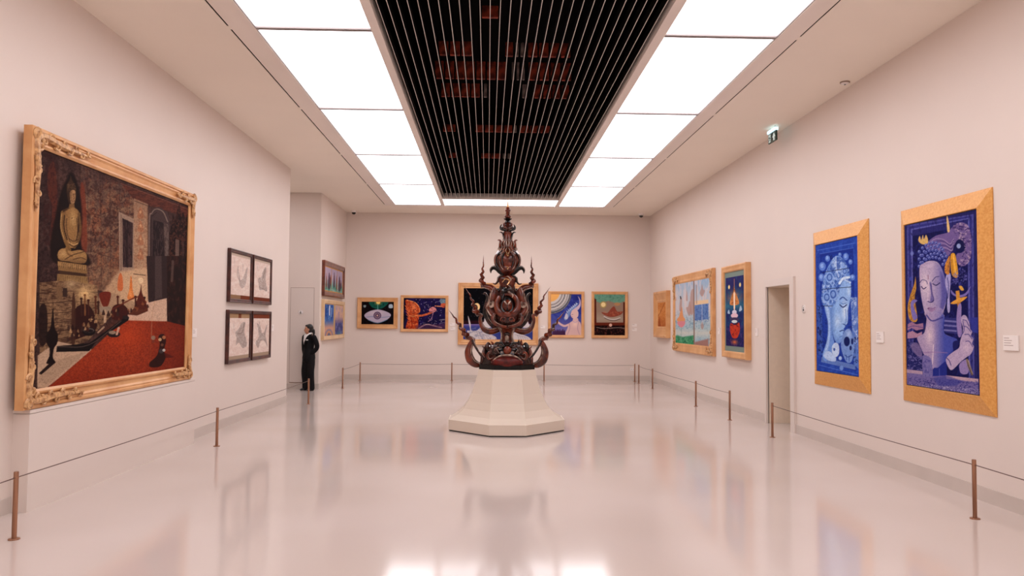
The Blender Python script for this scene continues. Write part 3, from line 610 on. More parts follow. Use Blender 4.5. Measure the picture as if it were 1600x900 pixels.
# ---- 3. the two small paintings on the alcove wall
CH = [(0, .04), (0, .07), (.03, .075), (.05, .06), (.08, .06), (.12, .05), (.16, .045), (.16, .03)]
t, W, H = painting('left', 19.0, 21.67, 2.245, 3.115, CH[:-2]+[(.12, .03)], 'cherry_wood', 'reddish wood framed painting of dark figures over green water, upper of the alcove pair')
A = Art(t, -W/2+.11, W/2-.11, .11, H-.11, -.035, (196, 150, 100), 2.2); A.uv()
A.poly([(3, 6), (97, 6), (97, 94), (3, 94)], (172, 158, 178)); M = A.mask([(3, 6), (97, 6), (97, 94), (3, 94)])
A.put(np.clip((A.y-45)/30, 0, 1)*M, (122, 172, 158)); A.noise(8, 20, (206, 176, 172), .7, .5, .75, 51, M)
for x0, x1, y0, y1 in ((8, 14, 30, 80), (18, 30, 22, 85), (28, 36, 30, 70), (46, 54, 15, 75), (60, 66, 25, 80), (74, 86, 25, 85), (86, 93, 40, 75)):
    A.blob([(x0, y1), (x0+1, (y0+y1)/2), ((x0+x1)/2, y0), (x1, (y0+y1)/2), (x1, y1)], (84, 58, 74) if x0 % 4 else (126, 70, 62), .85); A.glow((x0+x1)/2, y1+4, 8, 12, (54, 96, 84), .8)
A.line([(36, 6), (36, 94)], 2, (180, 130, 84)); A.line([(67, 6), (67, 94)], 2, (180, 130, 84)); A.noise(6, 8, (60, 110, 92), .6, .55, .8, 52, M*np.clip((A.y-55)/20, 0, 1)); A.build(.9)
t, W, H = painting('left', 19.0, 21.716, 1.168, 2.16, [(0, .05), (0, .075), (.02, .08), (.09, .07), (.1, .05)], 'pale_gold_wood', 'pale-framed blue and mauve painting split in two panels, lower of the alcove pair')
A = Art(t, -W/2+.09, W/2-.09, .09, H-.09, -.055, (200, 166, 120), 2.2); A.uv()
A.poly([(2, 3), (46, 3), (46, 97), (2, 97)], (70, 104, 168)); M = A.mask([(2, 3), (46, 3), (46, 97), (2, 97)]); A.put(np.clip((A.y-50)/25, 0, 1)*M, (206, 160, 140)); A.noise(6, 16, (112, 156, 196), .8, .5, .7, 53, M*np.clip((70-A.y)/20, 0, 1)); A.noise(6, 12, (36, 60, 116), .7, .5, .7, 54, M*np.clip((60-A.y)/20, 0, 1))
A.line([(25, 8), (25, 35)], 4, (226, 224, 230)); A.line([(34, 14), (34, 40)], 2.5, (180, 200, 220)); A.ell(24, 100, 20, 22, (150, 136, 150)); A.ell(24, 102, 14, 18, (206, 150, 116)); A.ell(24, 104, 9, 14, (110, 110, 130))
A.poly([(54, 3), (98, 3), (98, 97), (54, 97)], (214, 178, 160)); M = A.mask([(54, 3), (98, 3), (98, 97), (54, 97)]); A.put(np.clip((A.y-40)/22, 0, 1)*M, (96, 96, 146)); A.noise(4, 14, (150, 150, 186), .7, .5, .7, 55, M); A.noise(4, 14, (58, 62, 110), .7, .5, .7, 56, M*np.clip((A.y-45)/20, 0, 1)); A.glow(75, 94, 20, 14, (90, 140, 160), .8)
for x in (62, 70, 78, 88): A.line([(x, 22+abs(x-76)), (x, 60)], 2, (176, 142, 150), .8)
A.build(.9)

# ---- 4. back wall row
G1 = [(0, .03), (0, .06), (.015, .065), (.035, .055), (.06, .05), (.09, .045), (.1, .05), (.115, .045), (.12, .03)]
G2 = [(0, .03), (0, .05), (.015, .058), (.05, .05), (.07, .045), (.085, .03)]
t, W, H = painting('back', -3.68, -2.54, 1.427, 2.302, G1, 'gold_wood', 'gold-framed painting of one large pale eye on black')
A = Art(t, -W/2+.115, W/2-.115, .115, H-.115, -.033, (18, 14, 18), 2.4); A.view(530, 420, 5)
A.noise(6, 6, (78, 44, 32), .6, .55, .8, 60); A.blob([(240, 256), (380, 256), (350, 300), (310, 315), (280, 310), (250, 295)], (34, 96, 84)); A.noise(9, 9, (24, 50, 44), .8, .45, .7, 61, A.mask([(240, 256), (380, 256), (350, 300), (310, 315), (250, 295)]))
A.glow(305, 262, 40, 34, (250, 190, 90), 1); A.ell(305, 262, 16, 14, (252, 214, 130)); A.line([(302, 275), (302, 325)], 4, (120, 190, 176))
A.blob([(196, 365), (230, 335), (300, 318), (370, 335), (404, 362), (370, 400), (300, 422), (230, 400)], (188, 176, 192)); A.glow(290, 345, 90, 30, (222, 206, 206), .8); A.line([(210, 378), (260, 374), (340, 380), (395, 372)], 5, (120, 136, 168), .8); A.line([(225, 400), (300, 424), (375, 398)], 5, (90, 130, 160), .8)
A.ell(298, 365, 30, 30, (96, 78, 104)); A.ell(298, 365, 22, 22, (150, 126, 140)); A.ell(298, 365, 15, 15, (84, 68, 92)); A.ell(298, 365, 7, 7, (206, 170, 160))
A.blob([(190, 285), (210, 285), (205, 302), (192, 300)], (140, 150, 150)); A.blob([(390, 280), (414, 278), (418, 305), (388, 305)], (176, 190, 200)); A.build(.95)
t, W, H = painting('back', -2.46, -1.116, 1.342, 2.378, G2, 'gold_wood', 'gold-framed painting of an orange crowned figure under a starry night')
A = Art(t, -W/2+.08, W/2-.08, .08, H-.08, -.033, (30, 24, 62), 2.4); A.view(530, 420, 5)
A.put(np.clip((560-A.x)/60, 0, 1)*.7, (14, 10, 14)); A.noise(40, 40, (52, 40, 100), .7, .4, .7, 62)
r = random.Random(5)
for i in range(70): A.ell(r.uniform(600, 800), r.uniform(230, 440), 2.6, 2.6, (190, 180, 200), .8, .6)
A.blob([(518, 245), (560, 250), (600, 265), (628, 300), (634, 330), (610, 360), (622, 375), (618, 410), (608, 468), (525, 468), (535, 400), (545, 360), (530, 310)], (196, 84, 48)); A.blob([(560, 262), (600, 285), (606, 330), (580, 345), (556, 310)], (220, 116, 72)); A.noise(7, 7, (226, 150, 96), .7, .5, .7, 63, A.mask([(518, 245), (634, 330), (618, 410), (608, 468), (525, 468), (540, 360)])); A.noise(6, 6, (130, 36, 26), .7, .5, .7, 64, A.mask([(518, 245), (634, 330), (618, 410), (608, 468), (525, 468), (540, 360)]))
A.line([(612, 368), (660, 362), (710, 345), (740, 330)], 16, (204, 108, 70)); A.blob([(700, 320), (720, 300), (745, 300), (760, 325), (735, 340), (710, 338)], (210, 140, 140)); A.line([(735, 340), (720, 390), (695, 412)], 6, (170, 130, 150)); A.blob([(785, 242), (828, 238), (830, 268), (800, 276)], (120, 140, 150)); A.blob([(795, 275), (828, 270), (828, 300), (800, 300)], (200, 100, 70)); A.line([(750, 290), (800, 295)], 8, (226, 150, 110)); A.line([(620, 466), (680, 435), (740, 445), (800, 460)], 9, (190, 160, 160)); A.poly([(600, 440), (832, 430), (832, 470), (600, 470)], (110, 70, 90), .5); A.line([(785, 400), (828, 396)], 9, (150, 146, 150), .8); A.line([(790, 425), (828, 420)], 8, (110, 100, 120), .8)
for k in range(7): A.blob([(532+k*5, 300+k*22), (512+k*4, 285+k*24), (540+k*4, 330+k*20)], (216, 110, 66))
A.line([(530, 245), (590, 262), (624, 300), (628, 335)], 6, (232, 160, 104)); A.line([(548, 365), (580, 372), (612, 362)], 7, (232, 150, 90)); A.line([(540, 420), (575, 410), (612, 420)], 6, (150, 50, 32)); A.line([(560, 380), (570, 430), (560, 466)], 5, (150, 50, 32)); A.ell(585, 300, 16, 22, (226, 130, 84)); A.line([(578, 318), (592, 316)], 4, (120, 30, 24)); A.put(np.clip((A.y-440)/40, 0, 1)*(A.x < 620)*.3, (120, 40, 30)); A.noise(8, 8, (30, 20, 40), .5, .5, .8, 65); A.build(.95)
t, W, H = painting('back', -.835, 1.44, .987, 2.745, [(0, .03), (0, .07), (.02, .078), (.05, .062), (.075, .068), (.11, .05), (.15, .05), (.155, .03)], 'gold_wood', 'largest back wall painting, a crescent moon over white waves, behind the sculpture')
A = Art(t, -W/2+.15, W/2-.15, .15, H-.15, -.033, (14, 11, 17), 2.0); A.view(705, 430, 7.44)
for i in range(90): A.ell(r.uniform(140, 950), r.uniform(155, 540), 3, 3, (120, 110, 130), .7, .6)
A.poly([(130, 568), (960, 568), (960, 610), (130, 610)], (84, 80, 140)); A.put(np.clip(1-abs(A.y-545)/30, 0, 1)*.6, (90, 34, 44)); A.poly([(130, 600), (960, 600), (960, 760), (130, 760)], (62, 70, 130)); A.line([(130, 576), (960, 576)], 8, (170, 140, 176), .8)
A.ell(298, 368, 36, 44, (240, 204, 150)); A.ell(278, 378, 30, 38, (14, 11, 17))
for pts in ([(185, 650), (220, 640), (205, 560), (195, 470), (225, 560), (235, 640), (300, 640), (350, 600), (400, 620), (470, 690), (520, 720), (500, 755), (250, 755)], [(340, 610), (350, 560), (380, 540), (390, 500), (420, 540), (460, 560), (470, 600), (400, 620)], [(720, 755), (720, 680), (760, 660), (830, 690), (900, 720), (915, 755)], [(810, 590), (870, 560), (885, 530), (905, 570), (930, 600), (850, 612)]): A.blob(pts, (206, 196, 196))
M = A.mask([(185, 640), (350, 600), (470, 690), (520, 755), (250, 755)], 20, True); A.noise(26, 16, (130, 130, 150), .7, .5, .7, 66, M)
for k in range(5): A.line([(240+k*30, 660+k*10), (290+k*34, 650+k*14), (330+k*34, 750)], 5, (140, 136, 150), .7); A.line([(740+k*26, 690+k*6), (770+k*26, 700+k*6), (790+k*26, 750)], 5, (140, 136, 150), .7)
A.build(.95)
t, W, H = painting('back', 1.724, 2.754, 1.199, 2.524, G2, 'gold_wood', 'gold-framed blue painting of a pale winged figure beneath a patterned sun')
A = Art(t, -W/2+.08, W/2-.08, .08, H-.08, -.033, (58, 66, 138), 2.4); A.view(705, 430, 7.44)
A.put(np.clip((A.y-450)/180, 0, 1)*.8, (140, 128, 176)); A.put(np.clip((A.x-1400)/130, 0, 1)*np.clip((400-A.y)/150, 0, 1)*.7, (30, 32, 90)); A.noise(40, 26, (88, 100, 176), .6, .45, .7, 67)
A.ell(1150, 200, 250, 245, (96, 100, 110), 1, .06); A.ell(1150, 200, 225, 220, (206, 200, 196), 1, .05)
for k, rr in enumerate((240, 205, 172, 140)):
    for j in range(26):
        th = j/25*PI/2; A.ell(1150+rr*math.cos(th), 205+rr*math.sin(th), 8, 8, (40, 44, 60) if k % 2 == 0 else (110, 104, 104), .85); A.ell(1150+rr*math.cos(th), 205+rr*math.sin(th), 4, 4, (214, 206, 200), .9)
A.ell(1150, 200, 112, 108, (240, 182, 112), 1, .06)
A.blob([(1472, 242), (1500, 285), (1506, 340), (1490, 385), (1462, 410), (1430, 400), (1380, 430), (1400, 395), (1450, 372), (1486, 335), (1490, 290)], (206, 186, 200)); A.blob([(1310, 495), (1345, 455), (1375, 395), (1430, 350), (1478, 322), (1452, 368), (1395, 425), (1372, 480), (1330, 525)], (128, 150, 196))
for k in range(7): A.blob([(1345+k*18, 440-k*16), (1340+k*18, 412-k*16), (1360+k*18, 428-k*16)], (176, 190, 216))
A.blob([(1335, 700), (1350, 620), (1372, 560), (1410, 530), (1420, 500), (1470, 500), (1480, 530), (1508, 570), (1514, 700)], (216, 182, 178)); A.blob([(1388, 450), (1410, 405), (1450, 398), (1478, 430), (1474, 480), (1440, 506), (1405, 495), (1392, 474)], (222, 190, 184)); A.glow(1440, 570, 60, 60, (244, 216, 200), .8)
A.line([(1375, 570), (1320, 590), (1275, 572), (1232, 540)], 24, (216, 182, 178)); A.blob([(1318, 500), (1336, 440), (1356, 470), (1350, 510)], (206, 200, 210)); A.line([(1400, 460), (1416, 456)], 4, (120, 90, 120)); A.line([(1398, 486), (1412, 484)], 4, (160, 100, 120)); A.line([(1372, 560), (1378, 620), (1350, 690)], 5, (150, 116, 140), .7); A.line([(1480, 540), (1470, 620), (1490, 690)], 5, (150, 116, 140), .7); A.line([(1410, 530), (1440, 548), (1476, 530)], 6, (176, 150, 190), .8); A.line([(1452, 372), (1488, 332), (1488, 280)], 4, (110, 110, 160), .7)
A.poly([(1158, 640), (1320, 650), (1330, 700), (1158, 700)], (96, 80, 120), .8)
for i in range(8): A.blob([(1180+i*18, 690), (1184+i*18, 640+(i % 3)*8), (1194+i*18, 625+(i % 2)*10), (1200+i*18, 690)], (74, 48, 78))
A.build(.95)
t, W, H = painting('back', 2.964, 4.006, 1.2, 2.528, G2, 'gold_wood', 'gold-framed painting of a crescent boat under a pale sun with dark lower band')
A = Art(t, -W/2+.08, W/2-.08, .08, H-.08, -.033, (150, 128, 112), 2.4); A.view(840, 420, 4.5)
A.poly([(395, 170), (620, 170), (620, 225), (560, 245), (500, 225), (440, 240), (395, 220)], (112, 156, 136), 1, 8); A.noise(8, 8, (70, 112, 96), .6, .5, .75, 68, np.clip((240-A.y)/20, 0, 1)); A.put(np.clip(1-abs(A.y-350)/50, 0, 1)*.6, (178, 166, 150))
A.ell(462, 252, 24, 24, (170, 150, 100)); A.ell(462, 252, 16, 16, (236, 214, 160)); A.ell(560, 248, 22, 12, (190, 140, 96), .7)
A.blob([(450, 305), (490, 310), (520, 275), (540, 265), (560, 300), (600, 300), (580, 325), (520, 340), (470, 325)], (140, 76, 62)); A.noise(6, 6, (196, 120, 90), .7, .5, .7, 69, A.mask([(450, 300), (600, 300), (560, 330), (470, 325)])); A.line([(468, 335), (500, 352), (540, 356), (580, 345)], 7, (206, 196, 190)); A.line([(470, 345), (505, 360), (545, 364), (580, 352)], 3, (60, 44, 40))
A.poly([(396, 205), (412, 215), (414, 380), (396, 380)], (92, 46, 36)); A.poly([(602, 235), (620, 235), (620, 380), (602, 380)], (92, 46, 36)); A.poly([(395, 378), (620, 378), (620, 402), (395, 402)], (104, 48, 34)); A.poly([(395, 398), (620, 398), (620, 475), (395, 475)], (30, 17, 17)); A.noise(7, 9, (116, 66, 58), .8, .52, .75, 70, np.clip((A.y-398)/4, 0, 1)); A.line([(415, 412), (470, 420), (560, 414), (610, 418)], 4, (196, 180, 170), .7); A.ell(513, 396, 11, 11, (220, 180, 160)); A.build(.95)

# ---- 5. right wall
t, W, H = painting('right', 21.265, 19.705, 1.26, 2.477, [(0, .02), (0, .11), (.05, .118), (.07, .105), (.22, .06), (.25, .065), (.3, .04)], 'gold_wood', 'small amber painting in a deep gold frame near the back corner')
A = Art(t, -W/2+.29, W/2-.29, .29, H-.29, -.045, (192, 124, 72), 2.4); A.view(840, 420, 4.5)
A.put(np.clip((A.y-330)/90, 0, 1)*.7, (150, 80, 46)); A.noise(12, 12, (214, 152, 96), .6, .45, .7, 71); A.glow(855, 310, 14, 40, (240, 190, 130), .8); A.line([(850, 330), (880, 270), (892, 240)], 4, (140, 80, 50), .8); A.blob([(848, 420), (856, 330), (864, 420)], (140, 70, 42), .6); A.build(.95)
t, W, H = painting('right', 19.16, 15.765, .97, 2.78, [(0, .02), (0, .068), (.02, .076), (.05, .07), (.12, .062), (.16, .066), (.19, .06), (.2, .05)], 'gold_wood', 'pale blue lotus painting in a carved gold frame with two side-by-side scenes')
for sx, sz, x, z in ((1, 1, -W/2+.02, .02), (1, -1, -W/2+.02, H-.02), (-1, 1, W/2-.02, .02), (-1, -1, W/2-.02, H-.02)): corner_carving(t, x, z, sx, sz, .5, .55, .15, -.075, seed=int(200+sx*3+sz))
A = Art(t, -W/2+.195, W/2-.195, .195, H-.195, -.055, (190, 194, 200), 2.0); A.view(1040, 410, 5.62)
A.put(np.clip((330-A.y)/170, 0, 1)*.9, (150, 176, 202)); A.noise(10, 60, (222, 202, 196), .7, .45, .7, 72); A.put(np.clip((A.y-420)/150, 0, 1)*.6, (150, 186, 196)); A.noise(7, 9, (96, 130, 150), .6, .5, .75, 73, np.clip((A.y-400)/100, 0, 1)); A.put(np.clip(1-abs(A.y-620)/60, 0, 1)*.7, (214, 206, 190))
A.poly([(60, 660), (100, 640), (150, 655), (250, 640), (250, 770), (60, 770)], (72, 142, 104), 1, 12); A.noise(12, 12, (32, 92, 66), .8, .5, .7, 74, np.clip((A.y-645)/20, 0, 1)*(A.x < 248)); A.noise(9, 9, (150, 196, 160), .6, .55, .75, 75, np.clip((A.y-645)/20, 0, 1)*(A.x < 248))
A.blob([(100, 500), (120, 470), (135, 400), (145, 395), (155, 470), (172, 500), (160, 520), (112, 520)], (216, 152, 108)); A.blob([(106, 520), (168, 518), (166, 550), (138, 572), (110, 550)], (212, 140, 146)); A.line([(138, 572), (136, 690)], 3, (130, 160, 150))
for pts in ([(120, 420), (128, 320), (136, 300), (144, 330), (140, 420)], [(180, 330), (186, 240), (194, 330)], [(180, 400), (196, 390), (212, 340), (226, 420), (205, 470)], [(215, 440), (220, 270), (245, 245), (243, 440)], [(78, 330), (88, 300), (94, 335)], [(300, 270), (312, 230), (320, 190), (330, 235), (345, 250), (322, 300)], [(308, 560), (320, 520), (335, 560), (322, 590)]): A.blob(pts, (176, 142, 132), .75)
A.line([(130, 300), (134, 320)], 8, (40, 36, 44)); A.poly([(256, 375), (376, 360), (376, 500), (256, 510)], (108, 136, 182)); A.noise(8, 14, (70, 96, 150), .8, .5, .7, 76, A.mask([(256, 375), (376, 360), (376, 520), (256, 520)], 12)); A.poly([(256, 340), (376, 325), (376, 360), (256, 375)], (226, 196, 160)); A.poly([(256, 700), (376, 670), (376, 775), (256, 765)], (160, 116, 106), .9, 14); A.line([(320, 360), (320, 540)], 3, (214, 214, 220))
A.line([(248, 140), (251, 770)], 10, (140, 116, 104)); A.line([(270, 200), (272, 360)], 9, (160, 140, 136), .8); A.build(.92)
t, W, H = painting('right', 15.05, 13.63, 1.0, 2.735, [(0, .06), (0, .1), (.02, .108), (.06, .1), (.1, .098), (.12, .085), (.125, .05)], 'gold_wood', 'tall narrow gold-framed painting with a red figure below a golden spire')
MB().box(-W/2+.02, W/2-.012, -.06, -.002, .08, H-.05).build('back_box', 'dark_wood', t)
MB().box(-W/2+.12, W/2-.12, -.07, -.055, .12, H-.12).build('liner', 'teal_liner', t)
A = Art(t, -W/2+.19, W/2-.19, .22, H-.22, -.075, (36, 46, 96), 2.2); A.uv()
A.put(np.clip(1-A.y/25, 0, 1)*.9, (60, 50, 104)); A.glow(50, 30, 70, 16, (226, 178, 120), .9); A.put(np.clip(1-abs(A.y-42)/12, 0, 1)*.7, (70, 140, 150)); A.noise(12, 6, (40, 84, 116), .6, .5, .7, 77); A.put(np.clip((A.y-70)/20, 0, 1)*.6, (38, 24, 76)); A.noise(6, 3, (110, 70, 130), .6, .55, .75, 78, np.clip((A.y-60)/20, 0, 1))
A.blob([(47, 20), (50, 3), (53, 20), (68, 30), (74, 40), (26, 40), (32, 30)], (206, 140, 84)); A.noise(8, 3, (130, 70, 46), .7, .5, .7, 79, A.mask([(50, 6), (74, 40), (26, 40)])); A.line([(50, 26), (50, 44)], 8, (240, 216, 190)); A.ell(50, 51, 13, 3.2, (214, 208, 220)); A.ell(50, 56, 20, 3.6, (224, 190, 200)); A.ell(50, 61, 26, 2.5, (70, 60, 90)); A.ell(50, 64.5, 16, 2.2, (206, 210, 210))
A.blob([(28, 67), (45, 69), (60, 69), (76, 66), (80, 76), (72, 84), (62, 88), (40, 88), (30, 83), (24, 76)], (186, 66, 44)); A.noise(9, 3, (90, 26, 36), .8, .5, .7, 80, A.mask([(28, 67), (76, 66), (80, 76), (62, 88), (40, 88), (24, 76)])); A.glow(50, 94, 30, 6, (240, 130, 70), .9); A.ell(20, 14, 5, 3, (250, 220, 150), 1, .6); A.ell(82, 13, 5, 3, (250, 220, 150), 1, .6); A.blob([(10, 52), (18, 47), (24, 53)], (170, 190, 210)); A.blob([(76, 50), (84, 42), (92, 48)], (170, 190, 210)); A.build(.95)

def blue_frame(a_far, a_near, z0, z1, wd, kz, label):
    t, W, H = painting('right', a_far, a_near, z0, z1, [(0, .008), (.0, .012), (wd-.008, .064), (wd-.004, .068), (wd, .062), (wd, .04)], 'gold_leaf', label, kz=kz)
    MB().box(-W/2+wd-.01, W/2-wd+.01, -.05, -.003, wd*kz-.01, H-wd*kz+.01).build('liner', 'black_liner', t)
    return t, W, H
# ---- profile head with skull, blue
t, W, H = blue_frame(10.955, 9.345, .80, 2.94, .176, 1.08, 'blue painting of a sleeping face in profile beside a skull, gold sloping frame')
A = Art(t, -W/2+.182, W/2-.182, .198, H-.198, -.058, (44, 72, 160), 1.6); A.view(1265, 340, 3.214)
A.noise(10, 14, (62, 98, 186), .6, .45, .7, 81); A.poly([(52, 180), (218, 150), (236, 770), (58, 720)], (34, 56, 140)); A.poly([(60, 196), (212, 170), (228, 745), (66, 700)], (38, 66, 156)); A.noise(9, 9, (20, 34, 96), .7, .5, .75, 82, A.mask([(60, 196), (212, 170), (228, 745), (66, 700)]))
for q in ([(40, 165), (225, 128)], [(52, 182), (218, 152)], [(48, 740), (240, 790)]): A.line(q, 4, (96, 130, 210), .7)
A.poly([(60, 700), (228, 740), (232, 765), (58, 725)], (150, 178, 220), .6)
for cx, cy, rr in ((64, 245, 17), (60, 300, 15), (90, 205, 12), (182, 196, 14), (205, 222, 10), (72, 340, 10), (152, 186, 8), (216, 300, 12)): A.ell(cx, cy, rr, rr*1.3, (104, 136, 208)); A.ell(cx-2, cy-3, rr*.5, rr*.7, (150, 180, 230))
A.poly([(36, 440), (62, 450), (66, 690), (44, 690)], (74, 104, 176), .8); A.poly([(205, 400), (240, 400), (246, 760), (222, 740)], (112, 142, 204), .8); A.noise(7, 12, (214, 226, 240), .7, .5, .7, 83, A.mask([(205, 400), (240, 400), (246, 660), (222, 660)])); A.noise(6, 8, (16, 24, 70), .8, .5, .68, 84, A.mask([(36, 440), (66, 450), (66, 690), (40, 690)])); A.noise(6, 8, (16, 24, 70), .7, .52, .7, 85, A.mask([(212, 600), (244, 600), (246, 760), (222, 740)]))
A.glow(140, 430, 110, 330, (70, 104, 190), .6)
A.blob([(74, 440), (112, 440), (112, 520), (116, 590), (124, 640), (104, 700), (78, 722), (64, 690), (86, 620), (94, 540)], (118, 152, 214)); A.blob([(80, 450), (98, 460), (104, 540), (100, 620), (84, 690), (70, 690), (90, 610), (92, 520)], (176, 202, 236), .9, 8)
FB = [(204, 322), (208, 385), (201, 428), (191, 468), (192, 505), (189, 532), (180, 540), (177, 550), (171, 560), (176, 570), (167, 580), (171, 594), (163, 620), (142, 632), (124, 610), (113, 560), (105, 500), (108, 450), (138, 400), (150, 345), (170, 312)]
A.blob(FB, (150, 184, 230)); FM = A.mask(FB, None, True); A.glow(178, 470, 26, 90, (232, 242, 250), .95); A.glow(140, 520, 34, 60, (206, 224, 244), .8); A.put(FM*np.clip((132-A.x)/30, 0, 1)*.7, (84, 118, 190)); A.put(FM*np.clip((A.y-585)/50, 0, 1)*.6, (78, 110, 184)); A.glow(196, 370, 16, 44, (216, 232, 246), .7)
HB = [(60, 420), (63, 345), (80, 275), (104, 225), (132, 192), (164, 204), (190, 240), (204, 288), (206, 332), (172, 318), (152, 350), (144, 400), (118, 444), (84, 454)]
A.blob(HB, (112, 148, 212)); HM = A.mask(HB, None, True); A.glow(140, 245, 50, 50, (206, 224, 244), .9); A.glow(100, 330, 36, 60, (170, 198, 234), .8); A.noise(9, 13, (52, 82, 160), .75, .46, .6, 98, HM); A.noise(8, 10, (206, 224, 244), .6, .5, .64, 99, HM)
for cx, cy, rr in ((118, 385, 22), (86, 400, 20), (146, 290, 16), (100, 300, 20), (176, 270, 14)):
    for k in range(3): A.ell(cx, cy, rr*(1-.28*k), rr*1.35*(1-.28*k), (150, 182, 230) if k % 2 == 0 else (60, 90, 168), .8)
A.line([(150, 330), (168, 306), (196, 300)], 12, (214, 230, 246)); A.line([(176, 312), (204, 326)], 8, (190, 212, 240)); A.line([(132, 196), (134, 250), (146, 300)], 4, (214, 230, 246), .8)
A.line([(152, 410), (168, 400), (188, 416)], 5, (52, 80, 156)); A.line([(152, 438), (168, 450), (186, 438)], 5, (24, 40, 104)); A.line([(156, 428), (170, 434), (184, 428)], 3, (84, 116, 188)); A.line([(180, 460), (184, 515), (176, 536)], 4, (96, 130, 198), .8); A.line([(168, 534), (180, 540)], 4, (40, 62, 132)); A.line([(152, 572), (164, 566), (176, 571)], 4, (36, 56, 126)); A.line([(150, 600), (166, 594)], 4, (84, 116, 186), .8)
for q in ([(66, 275), (205, 252)], [(62, 360), (210, 348)], [(58, 444), (115, 444)]): A.line(q, 2.6, (18, 24, 62))
A.blob([(160, 610), (176, 570), (200, 560), (218, 600), (222, 670), (212, 720), (196, 730), (182, 720), (168, 690), (158, 650)], (126, 154, 208)); A.glow(196, 585, 24, 36, (190, 208, 236), .9); A.ell(187, 622, 15, 24, (24, 36, 92)); A.ell(214, 622, 6, 16, (30, 44, 104)); A.ell(206, 655, 6, 12, (30, 44, 104)); A.line([(176, 690), (192, 700), (212, 690)], 4, (60, 84, 150)); A.line([(184, 690), (186, 716)], 2.5, (50, 70, 140)); A.line([(198, 694), (198, 722)], 2.5, (50, 70, 140))
A.blob([(112, 650), (128, 628), (146, 640), (148, 680), (134, 700), (116, 690)], (196, 212, 236)); A.ell(124, 662, 5, 8, (70, 96, 164)); A.blob([(70, 690), (96, 670), (130, 700), (128, 722), (90, 715)], (186, 206, 236)); A.ell(160, 755, 10, 12, (120, 150, 210)); A.ell(154, 706, 8, 10, (170, 194, 230)); A.noise(4, 5, (22, 36, 100), .12, .46, .62, 100); A.build(.98)
# ---- frontal head with flowing hair, violet blue
t, W, H = blue_frame(8.592, 7.003, .805, 2.92, .152, 1.17, 'violet-blue painting of a serene face with swirling hair and raised hand, gold sloping frame')
A = Art(t, -W/2+.158, W/2-.158, .186, H-.186, -.058, (30, 29, 84), 1.6); A.view(1405, 330, 5.29)
A.noise(14, 14, (52, 50, 112), .6, .45, .7, 86)
for i, (o, c) in enumerate([(0, (46, 44, 96)), (26, (84, 82, 146)), (40, (58, 58, 124)), (60, (100, 100, 166)), (72, (50, 48, 108))]):
    A.poly([(36+o, 92+o*.9), (640-o, 0+o*.9), (650-o, 1700), (60+o, 1700)], c)
A.poly([(112, 205), (560, 120), (575, 1700), (122, 1700)], (24, 23, 74)); M = A.mask([(112, 205), (560, 120), (575, 1700), (122, 1700)]); A.noise(16, 20, (46, 48, 116), .7, .5, .72, 87, M)
A.noise(8, 30, (30, 28, 72), .6, .5, .75, 88, 1-M)
A.blob([(70, 800), (90, 700), (125, 600), (135, 540), (140, 640), (128, 720), (150, 900), (90, 900)], (196, 146, 66)); A.noise(6, 10, (110, 66, 40), .7, .5, .7, 89, A.mask([(70, 800), (135, 540), (150, 900), (90, 900)])); A.blob([(95, 760), (120, 730), (150, 740), (120, 770), (130, 820), (150, 880), (120, 900), (100, 840)], (128, 116, 176)); A.ell(106, 350, 14, 18, (130, 140, 200), .7); A.ell(95, 560, 12, 18, (70, 80, 160), .8)
A.blob([(150, 500), (146, 400), (160, 310), (210, 260), (300, 250), (380, 340), (400, 420), (385, 540), (330, 440), (240, 405), (175, 450)], (36, 38, 100))
A.blob([(212, 290), (250, 240), (310, 200), (400, 175), (440, 130), (500, 94), (560, 110), (590, 180), (598, 290), (585, 400), (540, 452), (490, 440), (470, 390), (480, 350), (520, 340), (548, 300), (530, 250), (490, 235), (460, 270), (440, 320), (400, 372), (350, 330), (290, 310), (240, 320)], (118, 98, 146))
for k in range(6): A.line([(228+k*22, 290+k*8), (290+k*16, 232+k*18), (360+k*8, 232+k*18), (420+k*4, 270+k*14), (450, 230+k*10)], 6, (66, 54, 110) if k % 2 else (168, 146, 176), .85)
M = A.mask([(440, 130), (500, 94), (560, 110), (590, 180), (598, 290), (585, 400), (540, 452), (490, 440), (540, 300), (470, 200)], None, True); A.noise(16, 16, (190, 166, 180), .7, .5, .65, 90, M); A.noise(12, 12, (60, 46, 96), .8, .52, .66, 91, M)
A.ell(500, 290, 38, 55, (26, 26, 74)); A.ell(492, 288, 17, 20, (150, 160, 200)); A.blob([(392, 45), (404, 60), (418, 158), (398, 165)], (226, 190, 130)); A.blob([(158, 240), (170, 205), (182, 235), (196, 195), (205, 230), (222, 195), (240, 250), (220, 275), (180, 268)], (214, 178, 112))
for rr in range(5):
    for j in range(9):
        bx = 165+j*28+(rr % 2)*14; by = 455-rr*30-(1-((j-4.2)/4.2)**2)*75+ (j > 6)*(j-6)*26
        A.ell(bx, by, 13, 14, (84, 92, 160)); A.ell(bx-2, by-3, 7, 8, (136, 142, 196)); A.ell(bx+1, by+2, 4, 4, (44, 46, 110))
A.blob([(168, 470), (200, 432), (250, 410), (310, 418), (345, 460), (372, 530), (388, 610), (388, 740), (365, 830), (320, 890), (270, 910), (228, 885), (198, 790), (176, 650)], (182, 164, 188)); A.put(A.mask([(168, 470), (250, 410), (345, 460), (388, 610), (388, 740), (320, 890), (228, 885), (176, 650)], None, True)*np.clip((A.x-275)/120, 0, 1)*.85, (88, 88, 156)); A.glow(215, 600, 70, 170, (228, 210, 214), .9); A.glow(250, 450, 60, 40, (206, 186, 206), .7)
